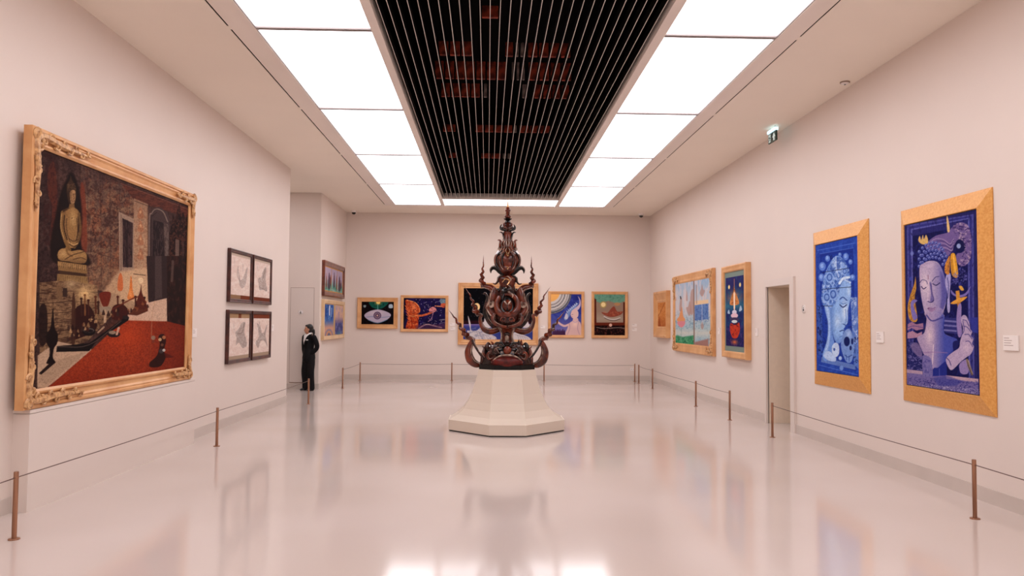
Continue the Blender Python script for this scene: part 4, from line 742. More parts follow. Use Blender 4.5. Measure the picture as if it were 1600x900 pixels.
A.line([(172, 590), (190, 568), (222, 575), (234, 600)], 5, (58, 50, 104)); A.line([(272, 580), (300, 546), (330, 540)], 5, (52, 46, 100)); A.line([(184, 622), (200, 642), (222, 630)], 7, (40, 34, 84)); A.line([(278, 600), (305, 612), (336, 592)], 7, (36, 32, 82)); A.blob([(276, 590), (305, 570), (334, 585), (305, 606)], (150, 136, 172), .7)
A.blob([(250, 590), (268, 600), (276, 680), (290, 735), (270, 756), (256, 740), (262, 680)], (98, 88, 146), .75, 8); A.blob([(338, 500), (372, 560), (386, 640), (384, 740), (350, 850), (318, 886), (338, 800), (350, 680)], (84, 80, 146), .6, 18); A.line([(262, 600), (272, 680), (286, 730), (264, 754), (238, 746)], 5, (70, 60, 112), .9); A.line([(240, 580), (238, 680), (234, 740)], 8, (220, 200, 208), .6); A.line([(236, 745), (262, 754), (284, 738)], 6, (64, 52, 100)); A.blob([(236, 800), (258, 794), (278, 798), (300, 792), (296, 815), (268, 832), (244, 822)], (146, 96, 132)); A.line([(236, 804), (266, 808), (300, 796)], 4, (58, 36, 80)); A.line([(238, 530), (240, 562)], 4, (110, 60, 80))
A.blob([(386, 540), (402, 512), (424, 520), (424, 600), (416, 700), (420, 810), (408, 842), (396, 800), (398, 680), (380, 600)], (172, 164, 204)); A.line([(398, 550), (408, 620), (402, 720)], 6, (70, 68, 130))
A.blob([(376, 500), (380, 440), (398, 400), (418, 372), (416, 500), (400, 525)], (202, 138, 64)); A.noise(6, 8, (110, 60, 40), .8, .5, .7, 92, A.mask([(376, 500), (380, 440), (418, 372), (416, 500)])); A.blob([(424, 372), (446, 345), (466, 370), (484, 480), (486, 540), (460, 548), (432, 510)], (216, 158, 58)); A.line([(446, 360), (468, 530)], 5, (250, 206, 110)); A.line([(432, 400), (444, 520)], 4, (150, 96, 36))
A.noise(10, 9, (110, 106, 170), .8, .5, .68, 93, A.mask([(425, 560), (500, 460), (560, 520), (540, 600), (430, 610)], 10, True)); A.blob([(492, 622), (515, 618), (535, 650), (512, 654)], (220, 170, 80)); A.blob([(428, 650), (470, 690), (540, 682), (590, 620), (560, 690), (500, 712), (440, 690)], (128, 116, 176)); A.poly([(466, 660), (496, 655), (506, 740), (474, 745)], (206, 146, 66)); A.blob([(424, 762), (470, 730), (520, 712), (562, 708), (520, 745), (470, 766)], (220, 160, 72)); A.poly([(478, 755), (506, 750), (514, 800), (486, 810)], (196, 132, 56))
A.view(1405, 480, 5.62)
A.poly([(75, 150), (110, 128), (150, 150), (210, 140), (212, 190), (150, 205), (110, 182), (72, 205)], (160, 120, 146)); A.poly([(72, 225), (115, 208), (160, 232), (200, 215), (200, 250), (150, 268), (72, 275)], (176, 136, 156)); A.line([(72, 180), (130, 165), (210, 180)], 5, (84, 70, 130)); A.poly([(70, 300), (150, 310), (215, 400), (215, 560), (70, 550)], (40, 42, 96), .9); A.noise(16, 14, (128, 118, 170), .8, .52, .7, 94, A.mask([(70, 300), (150, 310), (215, 400), (215, 560), (70, 550)], 8)); A.blob([(100, 340), (150, 310), (190, 360), (200, 430), (150, 420)], (130, 112, 150), .8)
A.poly([(390, 90), (520, 95), (520, 240), (400, 220)], (56, 56, 116)); 
for yy in (110, 150, 192): A.poly([(392, yy), (505, yy+10), (505, yy+26), (392, yy+16)], (130, 126, 176), .85)
A.poly([(620, 90), (690, 90), (690, 230), (640, 215)], (60, 64, 140))
A.blob([(228, 50), (240, 100), (222, 220), (170, 255), (158, 280), (210, 400), (235, 440), (290, 535), (330, 560), (400, 500), (412, 440), (490, 350), (514, 296), (460, 262), (398, 230), (385, 150), (388, 60)], (172, 152, 180)); M = A.mask([(228, 50), (222, 220), (158, 280), (235, 440), (330, 560), (400, 500), (514, 296), (398, 230), (388, 60)], None, True); A.put(M*np.clip((A.x-290)/110, 0, 1)*.9, (66, 78, 158)); A.glow(265, 250, 70, 160, (226, 204, 208), .9); A.line([(300, 330), (296, 420), (290, 500)], 9, (226, 208, 212), .8); A.line([(210, 400), (300, 395), (420, 400)], 10, (150, 120, 160), .6); A.line([(240, 70), (290, 120), (380, 90)], 12, (70, 66, 130), .8)
A.blob([(268, 0), (330, -10), (395, 40), (330, 100), (280, 90), (250, 50)], (170, 152, 184), .6); A.blob([(205, 440), (240, 425), (285, 470), (296, 640), (280, 680), (215, 620)], (126, 116, 164)); A.noise(12, 20, (80, 76, 136), .7, .5, .7, 95, A.mask([(205, 440), (285, 470), (290, 680), (215, 620)])); A.blob([(298, 545), (340, 530), (398, 480), (416, 500), (412, 640), (350, 680), (300, 690)], (44, 52, 128)); A.line([(352, 540), (356, 670)], 8, (84, 90, 160), .7); A.blob([(470, 320), (490, 295), (520, 300), (510, 370), (480, 390)], (34, 36, 92))
A.poly([(62, 545), (200, 565), (215, 610), (420, 600), (695, 640), (695, 790), (62, 690)], (120, 108, 156)); A.poly([(410, 598), (695, 630), (695, 660), (415, 628)], (190, 160, 170)); A.poly([(62, 545), (205, 562), (205, 590), (62, 575)], (176, 150, 166)); A.noise(9, 7, (44, 44, 110), .8, .5, .68, 96, np.clip((A.y-600-A.x*.06)/20, 0, 1)); A.noise(8, 6, (196, 186, 206), .8, .56, .72, 97, np.clip((A.y-640-A.x*.1)/20, 0, 1)); A.poly([(300, 620), (420, 600), (560, 650), (500, 690), (340, 690)], (66, 68, 140), .6, 12)
A.blob([(505, 60), (520, -20), (545, -20), (545, 120), (550, 240), (520, 260), (505, 160)], (150, 130, 176)); A.blob([(540, 110), (560, 70), (590, 80), (615, 140), (622, 190), (640, 215), (630, 250), (650, 280), (640, 320), (655, 350), (630, 410), (590, 440), (540, 480), (470, 548), (440, 540), (412, 480), (418, 440), (470, 395), (525, 355), (535, 300), (552, 240), (560, 180)], (186, 166, 190)); A.glow(590, 350, 60, 70, (216, 194, 206), .7)
for q in ([(560, 110), (590, 120), (612, 165)], [(565, 165), (600, 178), (628, 215)], [(575, 240), (610, 240), (640, 280)], [(585, 300), (615, 300), (645, 345)], [(545, 250), (570, 200), (560, 120)]): A.line(q, 7, (74, 66, 124), .85)
A.line([(416, 445), (440, 470), (455, 510)], 7, (70, 64, 120)); A.blob([(530, 500), (580, 460), (610, 470), (608, 570), (570, 590), (535, 570)], (150, 132, 176)); A.line([(595, 460), (610, 520), (640, 590)], 18, (130, 110, 76), .8); A.line([(600, 470), (612, 525), (640, 590)], 4, (40, 34, 70))
for yy in range(0, 30): A.line([(600+yy*1.4, 470+yy*4), (612+yy*1.2, 466+yy*4)], 2.5, (214, 184, 120), .7)
A.noise(5, 6, (20, 18, 66), .12, .46, .62, 102)
A.build(.98)

# ------------------------------------------------------------------ barrier posts and cords
HS = .50
def make_post(loc, label, group=None):
    t = thing('barrier_post', label, 'barrier post', (*loc, 0), 0, group)
    MB().lathe([(.0, 0), (.041, 0), (.041, .006), (.036, .010), (.0, .010)], 24).build('base_plate', 'bronze', t, True)
    MB().lathe([(.0, .008), (.0175, .008), (.0175, HS-.004), (.0155, HS), (.0, HS)], 20).build('pole', 'bronze', t, True)
    MB().lathe([(.019, HS-.052), (.0195, HS-.05), (.0195, HS-.04), (.019, HS-.038)], 20).build('cord_collar', 'bronze', t, True)
    return t
LX, RX, BY = -3.505, 4.14, 21.74
POSTS = [((LX, 5.98), 'bronze barrier post in front of the near end of the temple painting'),
         ((LX, 10.32), 'bronze barrier post in front of the far end of the temple painting'),
         ((LX, 15.51), 'bronze barrier post standing just in front of the guard'),
         ((LX, 19.12), 'bronze barrier post below the paired alcove paintings'),
         ((LX, 21.70), 'bronze barrier post in the back corner below the eye painting'),
         ((-.98, 21.76), 'bronze barrier post below the starry night figure painting'),
         ((1.59, 21.77), 'bronze barrier post between the crescent moon and sun paintings'),
         ((4.12, 21.70), 'bronze barrier post in the back corner, end of the back wall cord'),
         ((4.14, 21.22), 'bronze barrier post in the back corner, end of the side wall cord'),
         ((RX, 19.45), 'bronze barrier post below the small amber painting'),
         ((RX, 15.39), 'bronze barrier post between the lotus and tall narrow paintings'),
         ((RX, 13.23), 'bronze barrier post beyond the doorway, at the end of its cord'),
         ((RX, 11.24), 'bronze barrier post in front of the doorway jamb'),
         ((RX+.015, 6.57), 'bronze barrier post in front of the violet-blue face painting'),
         ((LX, 1.6), 'bronze barrier post past the near end of the temple painting plinth'),
         ((RX, 1.9), 'bronze barrier post on the bare wall past the violet-blue painting')]
pp = make_post(POSTS[0][0], POSTS[0][1], 'barrier posts')
for loc, lb in POSTS[1:]:
    c = copy_tree(pp); c.location = (*loc, 0); c['label'] = lb
CL = {(14, 0): 'along the bare wall up to the temple painting', (0, 1): 'in front of the temple painting', (1, 2): 'in front of the four pencil sketches', (3, 4): 'beside the alcove paintings into the back corner',
      (4, 5): 'below the eye and starry night paintings', (5, 6): 'below the crescent moon painting', (6, 7): 'below the sun and crescent boat paintings', (8, 9): 'beside the small amber painting',
      (9, 10): 'in front of the lotus painting', (10, 11): 'in front of the tall narrow painting', (12, 13): 'in front of the two blue paintings', (13, 15): 'along the bare wall past the violet-blue painting'}
for (i, j), lb in CL.items():
    a = Vector((*POSTS[i][0], HS-.045)); b = Vector((*POSTS[j][0], HS-.045)); d = (b-a).normalized()
    a += d*.016; b -= d*.016
    mid = (a+b)/2 - Vector((0, 0, .012))
    tag(MB().tube([a, mid, b], .0042, 6, n=6).build('rope_barrier', 'cord', smooth=True), 'thin dark barrier rope strung ' + lb, 'rope barrier', 'barrier ropes')

# ------------------------------------------------------------------ pedestal
PX, PYc = .302, 12.10
ped = thing('pedestal', 'white eight-sided pedestal flaring to a wide slab under the carved sculpture', 'pedestal', (PX, PYc, 0))
def octo(hx, hd, cut):   # half widths and the half length of the front facet
    return [(-cut, -hd), (cut, -hd), (hx, -cut), (hx, cut), (cut, hd), (-cut, hd), (-hx, cut), (-hx, -cut)]
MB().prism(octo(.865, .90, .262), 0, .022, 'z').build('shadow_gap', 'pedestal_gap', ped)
MB().prism(octo(.878, .912, .265), .018, .168, 'z').build('slab', 'pedestal_paint', ped)
levels = [(.862, .168), (.745, .24), (.655, .33), (.585, .44), (.53, .56), (.485, .70), (.45, .82), (.43, .922)]
V = []; F = []
for hx, z in levels:
    t_ = (z-.168)/(.922-.168); V += [(x, y, z) for x, y in octo(hx, hx*1.03, .262-(.262-.21)*t_)]
for i in range(len(levels)-1):
    for j in range(8): F.append((i*8+j, i*8+(j+1) % 8, (i+1)*8+(j+1) % 8, (i+1)*8+j))
F.append(tuple(range(7, -1, -1))); F.append(tuple((len(levels)-1)*8+j for j in range(8)))
MB().add(V, F).build('column', 'pedestal_paint', ped)

# ------------------------------------------------------------------ carved lacquer sculpture (traced outlines, real depth)
sc = thing('sculpture', 'tall carved dark red lacquer sculpture with six corkscrew horns and a spire', 'sculpture', (PX, PYc, .922))
KS = .00993; AX = 793.0
def c5(x, y, d=0): return ((690+x/5.295-AX+.3)*KS, -d*KS/5.295, (576.2-(420+y/5.295))*KS)
def c4(x, y, d=0): return ((720+x/6.427-AX-.1)*KS, -d*KS/6.427, (576.2-(300+y/6.427))*KS)
K5, K4 = KS/5.295, KS/6.427
def mirror(pts): return [(-x, y, z) for x, y, z in pts]
def pair(name, mt, conv, pts, rad, k, flat=1, seg=10, pale_trim=None, dd=0):
    P3 = [conv(*(q if len(q) == 3 else (*q, dd))) for q in pts]
    for side in (0, 1):
        Q = mirror(P3) if side else P3
        o = MB().tube(Q, [r*k for r in rad], seg, flat=flat).build(name, mt, sc, True)
        if pale_trim:
            s = pale_trim; sg = -1 if side else 1
            E = []
            for i, q in enumerate(Q):
                a = Vector(Q[min(i+1, len(Q)-1)])-Vector(Q[max(i-1, 0)]); nrm = Vector((-a.z, 0, a.x)).normalized()*sg
                E.append(Vector(q)+nrm*rad[i]*k*.62*s+Vector((0, -rad[i]*k*flat*.72, 0)))
            MB().tube(E, [max(.25, r*.16)*k for r in rad], 5).build('pale_edge', 'pale_trim', o, True)  # thin pale strip following one edge of the tube
def helix(name, mt, conv, pts, r0, k, turns, amp, dd=0):
    base = catmull([conv(*q, dd) for q in pts], 14); N = len(base)
    for side in (0, 1):
        Q = []; R = []
        for i, p in enumerate(base):
            t = i/(N-1); tg = (base[min(i+1, N-1)]-base[max(i-1, 0)]).normalized()
            n1 = tg.cross(Vector((0, 1, 0))).normalized(); n2 = Vector((0, 1, 0))
            th = 2*PI*turns*t; a = amp*k*(1-t)**.8*min(1, t*8)
            if t > .72: a *= max(0, 1-(t-.72)/.12)
            q = p+n1*a*math.cos(th)+n2*a*math.sin(th)
            Q.append((-q.x if side else q.x, q.y, q.z)); R.append(max(.0012, r0*k*(1-t)**.85*(1-.25*math.sin(th*2)**2)))
        MB().tube(Q, R, 8, n=1, smooth=False).build(name, mt, sc, True)
def turned(name, mt, conv, k, prof, flat=.8, seg=28, ax=0, dd=0):
    P = []
    for hw_, y in prof:
        P.append((hw_*k, conv(0, y)[2]))
    c = catmull([(a, 0, b) for a, b in P], 4)
    return MB().lathe([(max(0.0005, q.x), q.z) for q in c], seg, (0, -dd*k, 0), flat).build(name, mt, sc, True)
# base block and rocky mass
MB().prism(octo(.423, .40, .2), 0, .07, 'z').build('base_block', 'lacquer_black', sc)
turned('base_mass', 'lacquer_dark', c5, K5, [(218, 812), (222, 780), (212, 735), (196, 690), (178, 655), (135, 630), (75, 616), (45, 606)], .85)
rg = random.Random(11)
for i in range(26):
    a = PI*(i+.5)/26; rr = rg.uniform(120, 190); yy = 700-rg.uniform(-20, 75)*(1 if rr < 165 else .4)
    x = 543+rr*math.cos(a); d = rr*.85*math.sin(a)
    s_ = rg.uniform(16, 30)
    MB().tube([c5(x, yy+30, d), c5(x+rg.uniform(-12, 12), yy-5, d+8), c5(x+rg.uniform(-26, 26), yy-s_*1.4, d+4)], [s_*.8*K5, s_*.6*K5, .6*K5], 7).build('base_leaf', 'lacquer_dark' if i % 3 else 'lacquer', sc, True)
MB().ell(c5(543, 768, 165), (128*K5, 60*K5, 56*K5), 28, 14).build('front_lens', 'lacquer_red', sc, True)
MB().tube([c5(415, 768, 170), c5(470, 722, 205), c5(543, 708, 215), c5(616, 722, 205), c5(671, 768, 170)], [3*K5, 6*K5, 8*K5, 6*K5, 3*K5], 6).build('lens_rim', 'pale_trim', sc, True)
MB().ell(c5(543, 672, 175), (34*K5, 26*K5, 34*K5), 14, 8).build('base_jewel', 'lacquer', sc, True)
pair('base_scroll', 'lacquer_dark', c5, [(500, 650, 180), (470, 640, 185), (440, 655, 180), (430, 690, 170), (460, 700, 175), (470, 680, 180)], [10, 12, 12, 10, 8, 4], K5, pale_trim=1)
pair('base_scroll', 'lacquer', c5, [(430, 705, 150), (400, 690, 150), (385, 715, 140), (400, 745, 140), (430, 735, 150)], [7, 11, 12, 10, 4], K5, pale_trim=1)
pair('base_scroll', 'lacquer_black', c5, [(520, 640, 150), (495, 620, 140), (460, 615, 120), (440, 628, 110)], [8, 12, 11, 4], K5, pale_trim=1)
pair('base_flame', 'lacquer_dark', c5, [(480, 700, 180), (455, 675, 180), (450, 640, 160), (470, 615, 140)], [8, 16, 12, 2], K5, pale_trim=-1)
pair('base_flame', 'lacquer', c5, [(370, 730, 90), (352, 700, 90), (356, 665, 80), (340, 640, 70)], [12, 16, 11, 2], K5, pale_trim=1)
pair('base_bead', 'pale_trim', c5, [(505, 690, 190), (498, 686, 192), (490, 690, 190)], [3, 6, 3], K5)
pair('side_leaf', 'lacquer', c5, [(372, 805, 40), (352, 770, 60), (345, 725, 50), (360, 690, 40)], [14, 22, 16, 3], K5, pale_trim=-1)
pair('base_flame', 'lacquer_dark', c5, [(395, 690, 60), (380, 650, 70), (392, 620, 60), (420, 640, 50)], [22, 20, 12, 2], K5)
# lower horns
pair('lower_horn', 'lacquer', c5, [(352, 800), (290, 793), (246, 757), (228, 695), (240, 640), (262, 602), (248, 582), (215, 574)], [14, 30, 37, 32, 24, 21, 19, 17], K5, .9, 12, pale_trim=-1)
helix('corkscrew_horn', 'lacquer', c5, [(222, 576), (188, 528), (150, 470), (108, 408), (60, 345)], 25, K5, 5, 13)
pair('lower_tendril', 'lacquer_dark', c5, [(262, 598, 10), (284, 645, 30), (312, 690, 50), (352, 735, 60)], [15, 10, 9, 14], K5, pale_trim=1)
# column
turned('column', 'lacquer', c5, K5, [(62, 632), (50, 605), (44, 570), (46, 530), (62, 500), (72, 488)], .9)
for s_ in (-1, 1):
    MB().tube([c5(543+s_*66, 490, 30), c5(543+s_*48, 530, 42), c5(543+s_*46, 580, 42), c5(543+s_*66, 630, 40)], [9*K5, 7*K5, 7*K5, 11*K5], 7).build('column_rib', 'pale_trim', sc, True)
MB().ell(c5(543, 575, 48), (16*K5, 10*K5, 30*K5), 12, 8).build('column_jewel', 'pale_trim', sc, True)
MB().ell(c5(543, 545, 44), (26*K5, 12*K5, 20*K5), 12, 8).build('column_jewel', 'lacquer_dark', sc, True)
# middle horns
pair('middle_horn', 'lacquer', c5, [(505, 490), (455, 512), (405, 522), (356, 505), (330, 462), (322, 415), (332, 388), (300, 380)], [20, 25, 27, 23, 17, 14, 13, 12], K5, .9, 12, pale_trim=-1)
helix('corkscrew_horn', 'lacquer', c5, [(305, 382), (276, 345), (262, 290), (236, 225), (185, 148)], 22, K5, 4.5, 13)
# heart-shaped body
turned('body_core', 'lacquer_dark', c5, K5, [(60, 500), (105, 478), (138, 430), (140, 370), (118, 300), (92, 230), (70, 170), (56, 120)], .62)
pair('body_volute', 'lacquer_dark', c5, [(520, 503), (445, 487), (390, 435), (360, 355), (374, 285), (380, 238), (360, 205), (346, 216)], [16, 19, 18, 15, 13, 11, 8, 3], K5, .9, pale_trim=-1)
pair('body_petal', 'lacquer', c5, [(470, 420, 55), (425, 380, 50), (398, 330, 40), (420, 270, 45), (428, 215, 45), (440, 160, 40)], [14, 30, 34, 34, 30, 12], K5, .7, pale_trim=1)
def spiral(cx, cy, r, turns, a0, sg, d):
    return [(cx+r*(1-.78*i/16)*math.cos(a0+sg*turns*2*PI*i/16), cy+r*(1-.78*i/16)*math.sin(a0+sg*turns*2*PI*i/16), d) for i in range(17)]
pair('volute_eye', 'pale_trim', c5, spiral(412, 302, 26, 1.6, -1.2, 1, 82), [7]*15+[5, 3], K5)
pair('mandible', 'lacquer', c5, [(468, 372, 90), (440, 378, 92), (424, 412, 92), (440, 452, 95), (490, 476, 105), (540, 484, 110)], [3, 11, 17, 19, 15, 12], K5, 1, 10, pale_trim=1)
ringp = [c5(543+88*math.cos(a), 305+88*math.sin(a)*1.02, 95+10*math.sin(a)) for a in [PI*1.42+i*2*PI*.92/30 for i in range(31)]]
MB().tube(ringp, [(8+22*math.sin(PI*min(1, (i+1)/18)*.5) if i < 18 else 30-12*(i-18)/12)*K5 for i in range(31)], 10, n=2).build('face_ring', 'lacquer', sc, True)
MB().tube([c5(*q) for q in [(600, 215, 100), (560, 178, 105), (510, 195, 105), (492, 235, 100), (500, 255, 95)]], [3*K5, 15*K5, 18*K5, 12*K5, 3*K5], 9).build('crest_swirl', 'lacquer_dark', sc, True)
MB().tube([c5(*q) for q in [(530, 160, 90), (552, 195, 104), (586, 222, 104), (582, 246, 100)]], [3*K5, 9*K5, 8*K5, 2*K5], 7).build('crest_swirl', 'pale_trim', sc, True)
MB().ell(c5(543, 310, 92), (42*K5, 36*K5, 50*K5), 18, 12).build('face', 'lacquer', sc, True)
for s_ in (-1, 1):
    MB().tube([c5(543+s_*3, 302, 128), c5(543+s_*14, 288, 126), c5(543+s_*27, 272, 112)], [2*K5, 7*K5, 2*K5], 6).build('brow', 'pale_trim', sc, True)
    MB().ell(c5(543+s_*17, 308, 121), (9*K5, 5*K5, 5*K5), 10, 6).build('eye', 'lacquer_black', sc, True)
MB().tube([c5(543, 300, 128), c5(543, 325, 138), c5(543, 338, 128)], [3*K5, 7*K5, 3*K5], 7).build('nose', 'lacquer_dark', sc, True)
MB().ell(c5(543, 348, 122), (16*K5, 8*K5, 6*K5), 12, 6).build('mouth', 'lacquer_black', sc, True)
MB().ell(c5(543, 378, 118), (30*K5, 20*K5, 22*K5), 14, 8).build('chin_boss', 'lacquer', sc, True)
MB().ell(c5(543, 425, 108), (68*K5, 30*K5, 38*K5), 18, 10).build('lower_mask', 'lacquer_dark', sc, True)
pair('mask_scroll', 'lacquer', c5, spiral(512, 425, 24, 1.3, 2.5, 1, 138), [7]*13+[5, 4, 3, 2], K5)
pair('waist_scroll', 'pale_trim', c5, [(540, 492, 80), (512, 486, 84), (490, 496, 80), (500, 508, 78)], [6, 7, 6, 3], K5)
# upper horns
pair('upper_horn', 'lacquer', c5, [(462, 300, 20), (452, 240, 20), (440, 195, 15), (408, 162, 5), (370, 152), (338, 146)], [20, 28, 30, 26, 21, 16], K5, .9, 12, pale_trim=1)
helix('corkscrew_horn', 'lacquer', c5, [(343, 150), (333, 95), (336, 40), (343, -20), (345, -108)], 23, K5, 4.5, 13)
# capital
turned('capital', 'lacquer', c4, K4, [(70, 960), (78, 930), (92, 895), (88, 870), (62, 850), (48, 838)], .9)
pair('capital_curl', 'lacquer_dark', c5, [(505, 62, 20), (474, 78, 25), (466, 108, 25), (446, 130, 20), (425, 124, 15)], [13, 13, 10, 7, 3], K5, pale_trim=-1)
MB().tube([c5(*q) for q in [(500, 120, 78), (530, 90, 84), (560, 110, 84), (540, 140, 84), (585, 80, 70)]], [3*K5, 6*K5, 6*K5, 6*K5, 2*K5], 6).build('capital_inlay', 'gilt_tip', sc, True)
MB().tube([c5(*q) for q in [(520, 80, 74), (545, 70, 80), (570, 100, 78), (545, 130, 82), (575, 165, 80)]], [2*K5, 5*K5, 6*K5, 6*K5, 2*K5], 6).build('capital_inlay', 'pale_trim', sc, True)
# orb with its petals
turned('orb', 'lacquer', c4, K4, [(46, 842), (92, 800), (126, 745), (138, 690), (128, 640), (100, 597), (68, 560), (58, 535)], .9, 32)
for s_ in (-1, 1):
    for kk, (w_, mt) in enumerate(((.86, 'lacquer_black'), (.62, 'pale_trim'), (.42, 'lacquer_dark'))):
        pts = [(470+s_*w_*130*math.sin(a), 700-118*math.cos(a)*(1-.1*kk), 124*math.sqrt(max(0, 1-w_*w_*math.sin(a)**2))*.98+2) for a in [.45+i*.3 for i in range(8)]]
        MB().tube([c4(*q) for q in pts], [v*K4 for v in (3, 7, 9, 10, 10, 9, 6, 3)] if kk != 1 else [2.5*K4]*8, 6).build('orb_petal', mt, sc, True)
    for j in range(3):
        x0 = 470+s_*(12+j*26)
        MB().tube([c4(x0*.5+235, 478, 52), c4(x0, 520, 62-j*8), c4(x0-s_*8, 560, 72-j*12), c4(x0+s_*10, 600, 100-j*18), c4(x0-s_*10, 630, 116-j*20)], [1.5*K4, 4*K4, 3*K4, 5*K4, 2*K4], 6).build('net_inlay', 'pale_trim', sc, True)
    MB().tube([c4(*q) for q in [(470+s_*18, 600, 108), (470+s_*8, 640, 122), (470, 660, 126)]], [3*K4, 6*K4, 2*K4], 6).build('net_inlay', 'gilt_tip', sc, True)
MB().ell(c4(470, 775, 102), (46*K4, 18*K4, 34*K4), 16, 8).build('orb_boss', 'lacquer', sc, True)
MB().tube([c4(*q) for q in [(455, 760, 120), (475, 765, 122), (470, 785, 122), (455, 778, 122)]], [2*K4, 4*K4, 4*K4, 2*K4], 6).build('orb_boss_inlay', 'gilt_tip', sc, True)
pair('orb_wing', 'lacquer_black', c4, [(435, 838, 20), (395, 800, 30), (362, 770, 25), (326, 766, 15), (304, 788, 8), (304, 822, 5)], [22, 28, 27, 21, 14, 2], K4, .8, 10, pale_trim=-1)
# neck, leaves, cup, finial
turned('neck', 'lacquer', c4, K4, [(64, 565), (58, 520), (48, 470), (42, 430), (44, 405), (38, 392)], .95)
pair('neck_leaf', 'lacquer', c4, [(392, 575, 10), (398, 530, 20), (398, 500, 15), (385, 486, 10), (368, 486, 5)], [14, 17, 13, 8, 2], K4, pale_trim=-1)
pair('neck_leaf', 'lacquer_dark', c4, [(440, 500, 40), (428, 450, 30), (420, 420, 15), (404, 406, 8), (386, 408, 5)], [6, 10, 9, 7, 2], K4, pale_trim=1)
pair('neck_scroll', 'pale_trim', c4, spiral(384, 580, 14, 1.3, 0, -1, 40), [5]*13+[4, 3, 2, 2], K4)
turned('cup', 'lacquer_dark', c4, K4, [(34, 396), (58, 380), (62, 362), (54, 340), (46, 318), (30, 306)], .95)
pair('cup_horn', 'lacquer_black', c4, [(460, 392, 40), (430, 386, 40), (404, 372, 15), (398, 350, 5), (410, 322)], [6, 12, 14, 10, 2], K4, pale_trim=-1)
pair('cup_petal', 'lacquer', c4, [(462, 372, 56), (440, 355, 52), (428, 330, 45), (440, 312, 38)], [4, 10, 9, 3], K4, pale_trim=1)
turned('finial_neck', 'lacquer_black', c4, K4, [(30, 308), (26, 292), (22, 284), (38, 274), (40, 268), (24, 262)], 1)
pair('finial_leaf', 'lacquer_dark', c4, [(458, 282, 20), (442, 276, 10), (430, 262)], [5, 6, 1.5], K4)
turned('finial_bulb', 'lacquer', c4, K4, [(20, 264), (31, 250), (30, 236), (18, 226), (12, 220), (24, 210), (14, 204)], 1)
turned('finial_onion', 'lacquer', c4, K4, [(14, 206), (26, 190), (27, 176), (18, 158), (12, 148)], 1)
turned('spire', 'gilt_tip', c4, K4, [(13, 152), (9, 128), (5, 104), (1.5, 62)], 1, 16)

# ------------------------------------------------------------------ guard standing by the service door
def fuse(mb, name, mt, parent, vox, smooth_it=4):
    o = mb.build(name, mt, None)
    r = o.modifiers.new('r', 'REMESH'); r.mode = 'VOXEL'; r.voxel_size = vox
    s_ = o.modifiers.new('s', 'SMOOTH'); s_.iterations = smooth_it; s_.factor = .5
    dg = bpy.context.evaluated_depsgraph_get()
    me = bpy.data.meshes.new_from_object(o.evaluated_get(dg))
    o.modifiers.clear(); old = o.data; o.data = me; bpy.data.meshes.remove(old); me.name = name
    me.polygons.foreach_set('use_smooth', [True]*len(me.polygons))
    if not me.materials: me.materials.append(MATS[mt])
    o.parent = parent; return o
def limb(mb, pts, rad, flat=1): return mb.tube(pts, rad, 14, n=6, flat=flat).ell(pts[0], (rad[0],)*3, 12, 8).ell(pts[-1], (rad[-1],)*3, 12, 8)
# figure frame: x to her left, -y is her front, z up; 1.55 m tall; the figure is turned towards the passage
gd = thing('person', 'standing guard in black suit and white collar, hair tied back, looking aside', 'person', (-4.20, 18.50, 0), math.radians(-38))
hr = Matrix.Rotation(math.radians(-44), 3, 'Z')       # the head turns further
HC = Vector((0, -.012, 1.435))
def hd(x, y, z): return HC + hr @ Vector((x, y, z))
b = MB()
b.ell(hd(0, .008, .018), (.069, .086, .092), 20, 14, hr); b.ell(hd(0, -.022, -.035), (.054, .062, .068), 18, 12, hr); b.ell(hd(0, -.05, -.082), (.024, .024, .02), 12, 8, hr)
limb(b, [hd(0, -.078, .012), hd(0, -.094, -.018), hd(0, -.09, -.03)], [.008, .012, .012])
b.ell(hd(0, -.078, -.058), (.022, .012, .012), 12, 8, hr)
for s_ in (-1, 1): b.ell(hd(s_*.068, .008, -.01), (.01, .02, .03), 10, 8, hr)
limb(b, [(0, .012, 1.40), (0, .018, 1.33), (0, .02, 1.26)], [.043, .045, .06])
limb(b, [(0, .01, 1.24), (0, .0, 1.05), (0, .01, .86)], [.1, .095, .11])
ARMS = {1: [(.17, .02, 1.235), (.214, .075, 1.02), (.115, .0, .865)], -1: [(-.17, .015, 1.235), (-.205, .03, 1.0), (-.115, -.02, .865)]}
for s_, pts in ARMS.items():
    limb(b, [(s_*.08, .012, 1.25)]+pts, [.06, .05, .038, .027])
    w0 = Vector(pts[2]); dn = (w0-Vector(pts[1])).normalized()
    b.ell(w0+dn*.045, (.03, .022, .045), 12, 8)
    for q in range(4):
        f0 = w0+dn*.075+Vector((.014*(q-1.5), 0, 0)); L = (.05, .06, .056, .045)[q]
        limb(b, [f0, f0+dn*L*.55+Vector((0, -.006, 0)), f0+dn*L+Vector((0, .012*s_, -.004))], [.0095, .0088, .0075])
    limb(b, [w0+dn*.03+Vector((-s_*.024, -.01, 0)), w0+dn*.06+Vector((-s_*.045, -.016, 0)), w0+dn*.085+Vector((-s_*.045, -.014, 0))], [.011, .01, .008])
LEGS = {1: [(.085, .01, .82), (.10, -.005, .45), (.095, .03, .07)], -1: [(-.085, .01, .82), (-.095, -.02, .45), (-.085, .0, .07)]}
for s_, pts in LEGS.items():
    limb(b, pts, [.078, .05, .034]); p = Vector(pts[2]); limb(b, [p+Vector((0, .02, -.035)), p+Vector((s_*.01, -.1, -.045))], [.03, .024])
body = fuse(b, 'body', 'skin', gd, .007, 3)
j = MB()
limb(j, [(0, .012, 1.235), (0, .01, 1.12), (0, .006, .98), (0, .012, .84), (0, .012, .755)], [.105, .13, .116, .144, .152])
